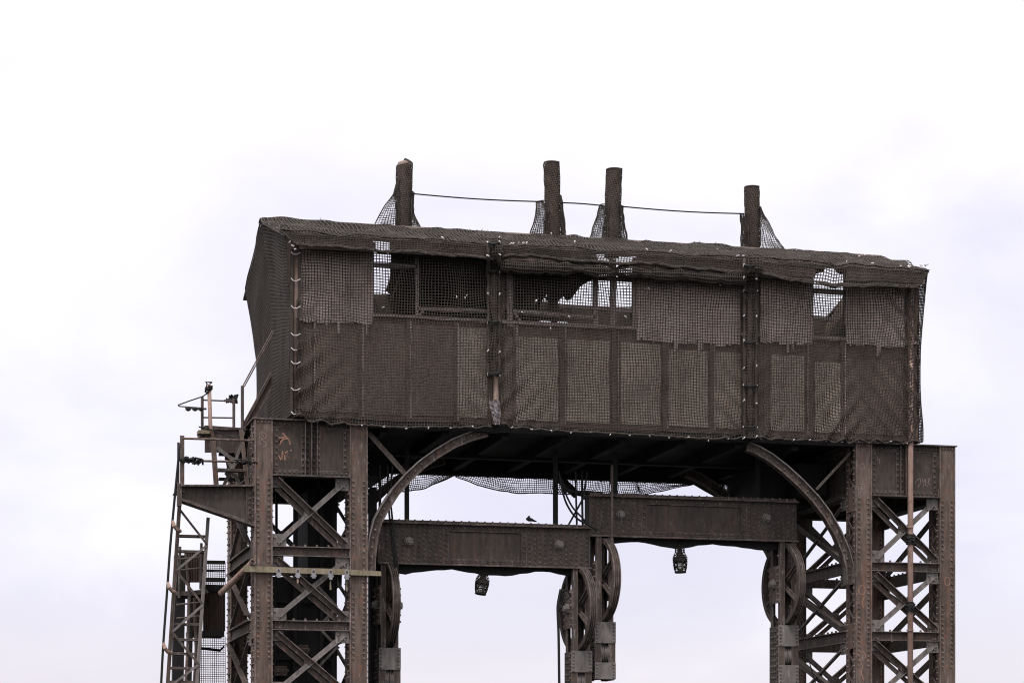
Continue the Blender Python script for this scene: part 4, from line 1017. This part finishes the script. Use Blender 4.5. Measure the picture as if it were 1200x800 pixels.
# ================================================================== timber plank with hanging clamps
pk = MB(); pk.prism([P(*p, -.09) for p in ((285.5,662.5),(340,664.5),(400,666.2),(446.5,669),(447,674.5),(400,673),(340,671),(286,669.5))], (0, .055, 0))
simple('timber_plank', pk, PLANK, 'mossy grey timber plank fixed across the front of the tower', 'plank', P(366, 669, -.09))
for i, (px, hgt, extra, lb) in enumerate(((326.5, 9, 0, 'grey cable clamp nearest the open pipe end, hung on the timber plank'), (349, 9, 1, 'grey cable clamp with a brown tag hung on the timber plank'), (367.5, 9, 0, 'middle grey cable clamp on the timber plank, with no tag under it'),
                                   (387.5, 10, 2, 'grey cable clamp with a long pale tag hung on the timber plank'), (406.5, 10, 3, 'grey cable clamp beside the column nearest the wheel, on the timber plank'))):
    y0 = np.interp(px, [286, 447], [668.5, 672]); top = P(px, y0 - 2, -.11); k = .0176
    root = empty('cable_clamp', top, lb, 'clamp', 'cable clamps hung on the plank')
    b = MB(); b.tube([top + Vector((0, 0, .03)), top + Vector((-2.0*k, 0, -.5*k)), top + Vector((-2.0*k, 0, -5*k))], .013, 6); b.tube([top + Vector((0, 0, .03)), top + Vector((2.0*k, 0, -.5*k)), top + Vector((2.0*k, 0, -5*k))], .013, 6); b.build('shackle', ZINC, root)
    b = MB(); b.box(top.x - 1.9*k, top.x + 1.9*k, -.15, -.09, top.z - (hgt)*k, top.z - 3.2*k); b.box(top.x - 3.4*k, top.x - 1.95*k, -.14, -.10, top.z - 7.4*k, top.z - 5.6*k); b.box(top.x + 1.95*k, top.x + 3.2*k, -.14, -.10, top.z - 7*k, top.z - 5.0*k)
    b.build('clamp_body', ZINC, root)
    if extra:
        b = MB(); d = {1: 15, 2: 22, 3: 23}[extra]
        b.tube([top + Vector((0, 0, -hgt*k)), top + Vector((-.4*k, 0, -(d - 5)*k))], .014, 6); b.box(top.x - 1.2*k, top.x + .7*k, -.125, -.105, top.z - d*k, top.z - (d - 5)*k)
        b.build('tag', PIPE if extra == 1 else PLANK, root)
pp = empty('open_pipe', P(296, 658, -.15), 'slanting rusty pipe with its open end against the column above the plank', 'pipe')
b = MB(); a_, c_ = P(258.5, 695, .9), P(296.5, 658, -.10); ax = (c_ - a_)
b.tube([a_, c_], .062, 14, cap=False); b.tube([a_ + ax * .0, c_], .05, 14, cap=False); b.build('tube', PIPE, pp, True)
b = MB(); b.lathe(c_, ax, [(-.05, .064), (.0, .068), (.006, .066), (.006, .05), (-.05, .049)], 16); b.build('lip', COLST, pp, True)

# ================================================================== cantilever platform, stairs and landings at the left
br = empty('platform_bracket', P(296, 600, .0), 'tapered riveted bracket beam sticking out from the column below the railings', 'bracket')
b = MB(); b.ppx([(213,569.5),(294,569.5),(294,616),(213,588)], .12, .02); b.ppx([(288.5,569),(296.5,569),(296.5,618),(288.5,614)], .08, .035)
b.rivets(P(292.5, 578, .08), P(292.5, 613, .08), FRONT, .10); b.build('web', GIRD, br)
b = MB(); b.section(P(212, 588, .05), P(297, 618, .05), (0, 1, 0), [(-.05, -.1), (-.02, -.1), (-.02, .18), (-.05, .18)]); b.section(P(212, 586, .10), P(297, 615, .10), (0, 1, 0), [(-.05, 0), (.06, 0), (.06, .015), (-.05, .015)])
b.rivets(P(216, 587, .10), P(290, 613, .10), FRONT, .10); b.build('bottom_flange', STEEL, br)
b = MB(); b.section(P(211, 569, .05), P(297, 569.3, .05), (0, 1, 0), [(-.02, -.08), (.012, -.08), (.012, 1.5), (-.02, 1.5)]); b.build('deck_plate', STEEL, br)
b = MB(); b.ppx([(208,566),(213,566),(213,592),(208,592)], .02, .16); b.build('end_plate', STEEL, br)
rl_ = empty('platform_railing', P(213, 569, .1), 'two-rail railing of the small platform above the tapered bracket', 'railing')
b = MB(); b.section(P(213.5, 510, .08), P(213.5, 577, .08), (0, 1, 0), [(-.045, 0), (.045, 0), (.045, .012), (-.033, .012), (-.033, .09), (-.045, .09)])
b.section(P(209, 518, .2), P(209, 590, .2), (0, 1, 0), [(-.022, 0), (.022, 0), (.022, .03), (-.022, .03)]); b.build('post', STEEL, rl_)
for y0, y1 in ((513.5, 516), (539.5, 541)):
    b = MB(); b.tube([P(213, y0, .09), P(298, y1, .0)], .024, 8); b.build('rail', COLST, rl_, True)
def clump(pts, Y, r0, n, label, seed):
    r_ = random.Random(seed); b = MB()
    for i in range(n):
        t = i / max(1, n - 1) * (len(pts) - 1); k = min(int(t), len(pts) - 2); x = pts[k][0] + (pts[k+1][0] - pts[k][0]) * (t - k); y = pts[k][1] + (pts[k+1][1] - pts[k][1]) * (t - k)
        c = P(x, y, Y); q = [c + Vector((r_.uniform(-1, 1), r_.uniform(-1, 1), r_.uniform(-1, 1))) * r0 for _ in range(4)]
        b.tube(q, r0 * .30, 6)
    simple('cable_knot', b, ROPE, label, 'cable', P(*pts[0], Y), 'knots of cable on the railings', True)
clump([(214,538),(226,539),(234,541)], .05, .07, 16, 'knot of black cable around the railing post above the tapered bracket', 1)
clump([(277,540),(286,541),(298,542)], .0, .055, 14, 'knot of black cable around the lower rail against the tower column', 2)
clump([(271,467),(275,466),(274,473)], 1.3, .075, 12, 'knot of black cable on the landing railing below the stair handrail', 3)
clump([(264,469),(268,469)], 1.3, .05, 6, 'small knot of black cable on the upper landing rail', 4)
clump([(245,451),(244,458)], 1.0, .07, 8, 'black wrapping on the head of the tall lamp pole', 5)
# ladder from the bracket up to the landing
ld = empty('landing_ladder', P(253, 569, .5), 'short steep ladder from the bracket platform up to the stair landing', 'ladder')
for (a, c, w_) in (((249.5,512),(253.5,569),6), ((282.5,503),(290,569),4.5)):
    b = MB(); b.section(P(*a, .5), P(*c, .5), (0, 1, 0), [(-w_*.0088, 0), (w_*.0088, 0), (w_*.0088, .02), (-w_*.0088+.02, .02), (-w_*.0088+.02, .12), (-w_*.0088, .12)]); b.build('stringer', COLST, ld)
b = MB()
for y in (550,): b.box(P(254, y, .5).x, P(287, y, .5).x, .45, .68, P(254, y + 1.5, .5).z, P(254, y - 1.5, .5).z)
b.build('tread', STEEL, ld)
b = MB(); b.bar(P(254, 524, .7), P(277, 541, .7), .07, .03); b.bar(P(276, 541, .7), P(262, 569, .7), .07, .03); b.bar(P(268, 541, .72), P(281, 567, .72), .07, .03); b.bar(P(283,520,.75), P(274,545,.75), .06, .03); b.build('cross_brace', PALE, ld)
lg = empty('stair_landing', P(262, 530, 1.2), 'dark boxed stair landing under the tall thin railing posts', 'landing')
b = MB(); b.prism([P(*p, 1.1) for p in ((247,501.5),(284,502.5),(284,530),(240,530),(240,512))], (0, .03, 0)); b.prism([P(*p, 1.05) for p in ((240,498),(290,501.5),(290,503.5),(240,503))], (0, 1.4, 0)); b.prism([P(*p, 2.1) for p in ((241,502),(284,502.5),(284,530),(241,530))], (0, .03, 0)); b.build('landing_frame', GIRD, lg)
b = MB(); b.ppx([(232.5,503.5),(246,504),(246,508),(232.5,507.5)], 1.0, .3); b.build('step_board', PLANK, lg)
b = MB()
for px, y0, y1, Yp, w_ in ((237,465,512,1.2,.05), (274,467,502,1.2,.05), (284,452,502,1.2,.055)): b.tube([P(px, y0, Yp), P(px, y1, Yp)], w_*.62, 8)
b.build('railing_post', STEEL, lg)
for (a, c) in (((237,468.5),(274,470)), ((237,489),(274,489.5))):
    b = MB(); b.tube([P(*a, 1.2), P(*c, 1.2)], .017, 6); b.build('rail', STEEL, lg)
lp = empty('lamp_pole', P(247, 512, 1.0), 'tall brown pole with a bracket of small insulators pointing out over the sky', 'pole')
b = MB(); b.tube([P(245, 450, 1.0), P(246.5, 498, 1.0), P(250, 512, 1.0)], .042, 8); b.build('shaft', PIPE, lp, True)
b = MB(); b.tube([P(244, 460, 1.0), P(237, 464.5, 1.0), P(222, 469.5, 1.0), P(208.5, 474.5, 1.0)], .014, 5); b.tube([P(208.5, 474.5, 1.0), P(210, 476, 1.0), P(237, 478, 1.0)], .014, 5); b.build('wire_arm', ROPE, lp)
b = MB(); b.tube([P(217, 477.5, 1.0), P(242, 479, 1.0)], .022, 6); b.build('crossbar', STEEL, lp)
for px in (220.5, 228.5, 235.5):
    b = MB(); b.lathe(P(px, 477.5, 1.0), (0, 0, -1), [(0, .0), (0, .05), (.03, .058), (.05, .058), (.055, .03), (.07, .03), (.07, .0)], 10); b.build('insulator', DARK, lp)
# inclined stair up to the gable door
st = empty('gable_stair', P(290, 500, 1.6), 'steep stair stringer climbing to the netted gable with a double handrail', 'stair')
b = MB(); b.prism([P(*p, 1.3) for p in ((284,500),(318,437),(319,452),(300,488),(297,500))], (0, .05, 0)); b.prism([P(*p, 1.24) for p in ((283,499),(317.5,435.5),(319.5,437.5),(286,500))], (0, .16, 0)); b.build('stringer', STEEL, st)
b = MB(); b.prism([P(*p, 2.1) for p in ((284,500),(318,437),(319,452),(300,488),(297,500))], (0, .05, 0)); b.build('stringer', STEEL, st)
for dx in (0, 2.2):
    b = MB(); b.tube([P(284 + dx, 453, 1.25), P(319 + dx, 388, 1.25)], .014, 6); b.build('handrail', COLST, st)
# tall ladder with zigzag bracing below the bracket
tl = empty('tall_ladder', P(205, 800, .5), 'tall leaning access ladder with zigzag side bracing under the bracket', 'ladder')
def both(pa, pb, w_, nm, m=STEEL, Ys=(.35, 1.05)):
    for Yq in Ys:
        b = MB(); b.section(P(*pa, Yq), P(*pb, Yq), (0, 1, 0), [(-w_*.0088, 0), (w_*.0088, 0), (w_*.0088, .015), (-w_*.0088+.015, .015), (-w_*.0088+.015, .07), (-w_*.0088, .07)]); b.build(nm, m, tl)
both((210.5,590),(190,900),4.5,'stringer', Ys=(.35,)); both((244,606),(224,900),4,'stringer', PALE, Ys=(.35,)); 
zz = [(211,597),(243,638),(206.5,668),(238,708),(201.5,740),(233,778),(196,806),(229,845)]
for p, q in zip(zz, zz[1:]): both(p, q, 2.6, 'zigzag_brace', PALE if q[0] < p[0] else STEEL, Ys=(.33,))
for y in (627, 645, 730.5, 748.5, 765, 782, 798):
    xl, xr = np.interp(y, [590, 900], [210.5, 190]), np.interp(y, [606, 900], [244, 224]); b = MB(); b.box(P(xl, y, .38).x, P(xr, y, .38).x, .38, .6, P(xl, y + 1.3, .38).z, P(xl, y - 1.3, .38).z); b.build('rung', STEEL, tl)
# enclosed rear stair: corrugated screens, posts, plank landing, rails and wire mesh
rs = empty('rear_stair_tower', P(235, 850, 2.6), 'rear stair enclosure with dark corrugated screens and wire mesh between ladder and lattice', 'stair')
def corr(x0, x1, y0, y1, Y, n):
    b = MB(); xs = np.linspace(x0, x1, n * 2 + 1)
    top = [P(x, y0, Y) + Vector((0, .03 * (i % 2), 0)) for i, x in enumerate(xs)]; bot = [P(x, y1, Y) + Vector((0, .03 * (i % 2), 0)) for i, x in enumerate(xs)]
    m = len(xs); off = Vector((0, .012, 0)); b.v = top + bot + [p + off for p in top] + [p + off for p in bot]
    for i in range(m - 1):
        b.f += [(i, i+1, m+i+1, m+i), (2*m+i, 3*m+i, 3*m+i+1, 2*m+i+1), (i, 2*m+i, 2*m+i+1, i+1), (m+i, m+i+1, 3*m+i+1, 3*m+i)]
    b.f += [(0, m, 3*m, 2*m), (m-1, 3*m-1, 4*m-1, 2*m-1)]
    return b
corr(216, 240, 646, 682, 2.2, 8).build('corrugated_screen', CORR, rs); corr(238, 264, 693, 739, 2.6, 9).build('corrugated_screen', CORR, rs)
b = MB(); b.ppx([(222,698),(236,697),(236,740),(222,740)], 2.5, .03); b.build('red_panel', RED, rs)
b = MB(); b.prism([P(*p, 1.9) for p in ((207,693),(242,690),(245,694),(224,697.5),(207,697))], (0, .9, 0)); b.build('plank_landing', STEEL, rs)
b = MB(); b.ppx([(222,738),(263,739),(263,745),(222,744)], 2.2, .7); b.build('landing_beam', DARK, rs); b = MB(); b.ppx([(238,684),(264,685),(264,693),(238,692)], 2.5, .5); b.build('landing_beam', DARK, rs)
b = MB()
for x0, x1, y0 in ((201, 215, 650), (217, 224, 700), (226, 233, 745)):
    b.prism([P(x0 + 4, y0, 2.0), P(x1 + 3, y0, 2.0), P(x1 - 1, 870, 2.0), P(x0, 870, 2.0)], (0, .25, 0))
b.build('stair_post', DARK, rs)
for y, t_ in ((656, 4), (666.5, 2.5), (676.5, 5)): b = MB(); b.ppx([(238, y), (264, y + .5), (264, y + t_), (238, y + t_)], 3.2, .06); b.build('guard_rail', DARK, rs)
b = MB(); b.ppx([(232,757),(258,760),(263,755),(263,758),(258,763),(232,760)], 3.0, .06); b.build('guard_rail', DARK, rs)
def Fm(x0, x1, y0, y1, Y):
    a, c = P(x0, y0, Y), P(x1, y1, Y)
    return lambda U, V: (a.x + (c.x - a.x) * U, np.full_like(U, Y), a.z + (c.z - a.z) * V)
net('wire_mesh', Fm(231, 264, 745, 870, 3.3), 13, 48, .012, STEEL, rs); net('wire_mesh', Fm(240, 264, 658, 686, 3.3), 11, 12, .011, STEEL, rs)

b = MB()
for p_, q_, Yq, w_ in (((264,556),(292,536),2.2,.07), ((264,536),(292,560),2.3,.06), ((286,505),(276,533),1.0,.06), ((293,512),(288,566),.75,.05), ((262,520),(272,569),2.6,.06)):
    b = MB(); b.bar(P(*p_, Yq), P(*q_, Yq), w_, .03); b.build('landing_brace', STEEL, lg)
for y in (512, 531, 560):
    b = MB(); b.box(P(257, y, 1.6).x, P(296, y, 1.6).x, 1.6, 1.75, P(257, y + 2, 1.6).z, P(257, y - 1, 1.6).z); b.build('landing_brace', DARK, lg)
b = MB(); b.tube([P(233, 500, .9), P(246, 503, .9), P(262, 509, .9), P(283, 516, .7)], .016, 5); b.build('loose_wire', ROPE, lg)
for pts, Yq, rr in (([(218,646),(222,700),(220,760),(216,830)], 1.6, .035), ([(228,700),(230,760),(226,840)], 1.9, .04)):
    b = MB(); b.tube([P(x, y, Yq) for x, y in pts], rr, 7); b.build('down_pipe', STEEL, rs)
for y in (655, 668, 708, 724):
    b = MB(); b.tube([P(207, y, 1.3), P(238, y - 3, 1.3)], .02, 6); b.build('handrail', STEEL, rs)
for x, y0, y1 in ((211, 640, 700), (236, 636, 690)):
    b = MB(); b.tube([P(x, y0, 1.3), P(x - 1, y1, 1.3)], .028, 6); b.build('handrail_post', STEEL, rs)
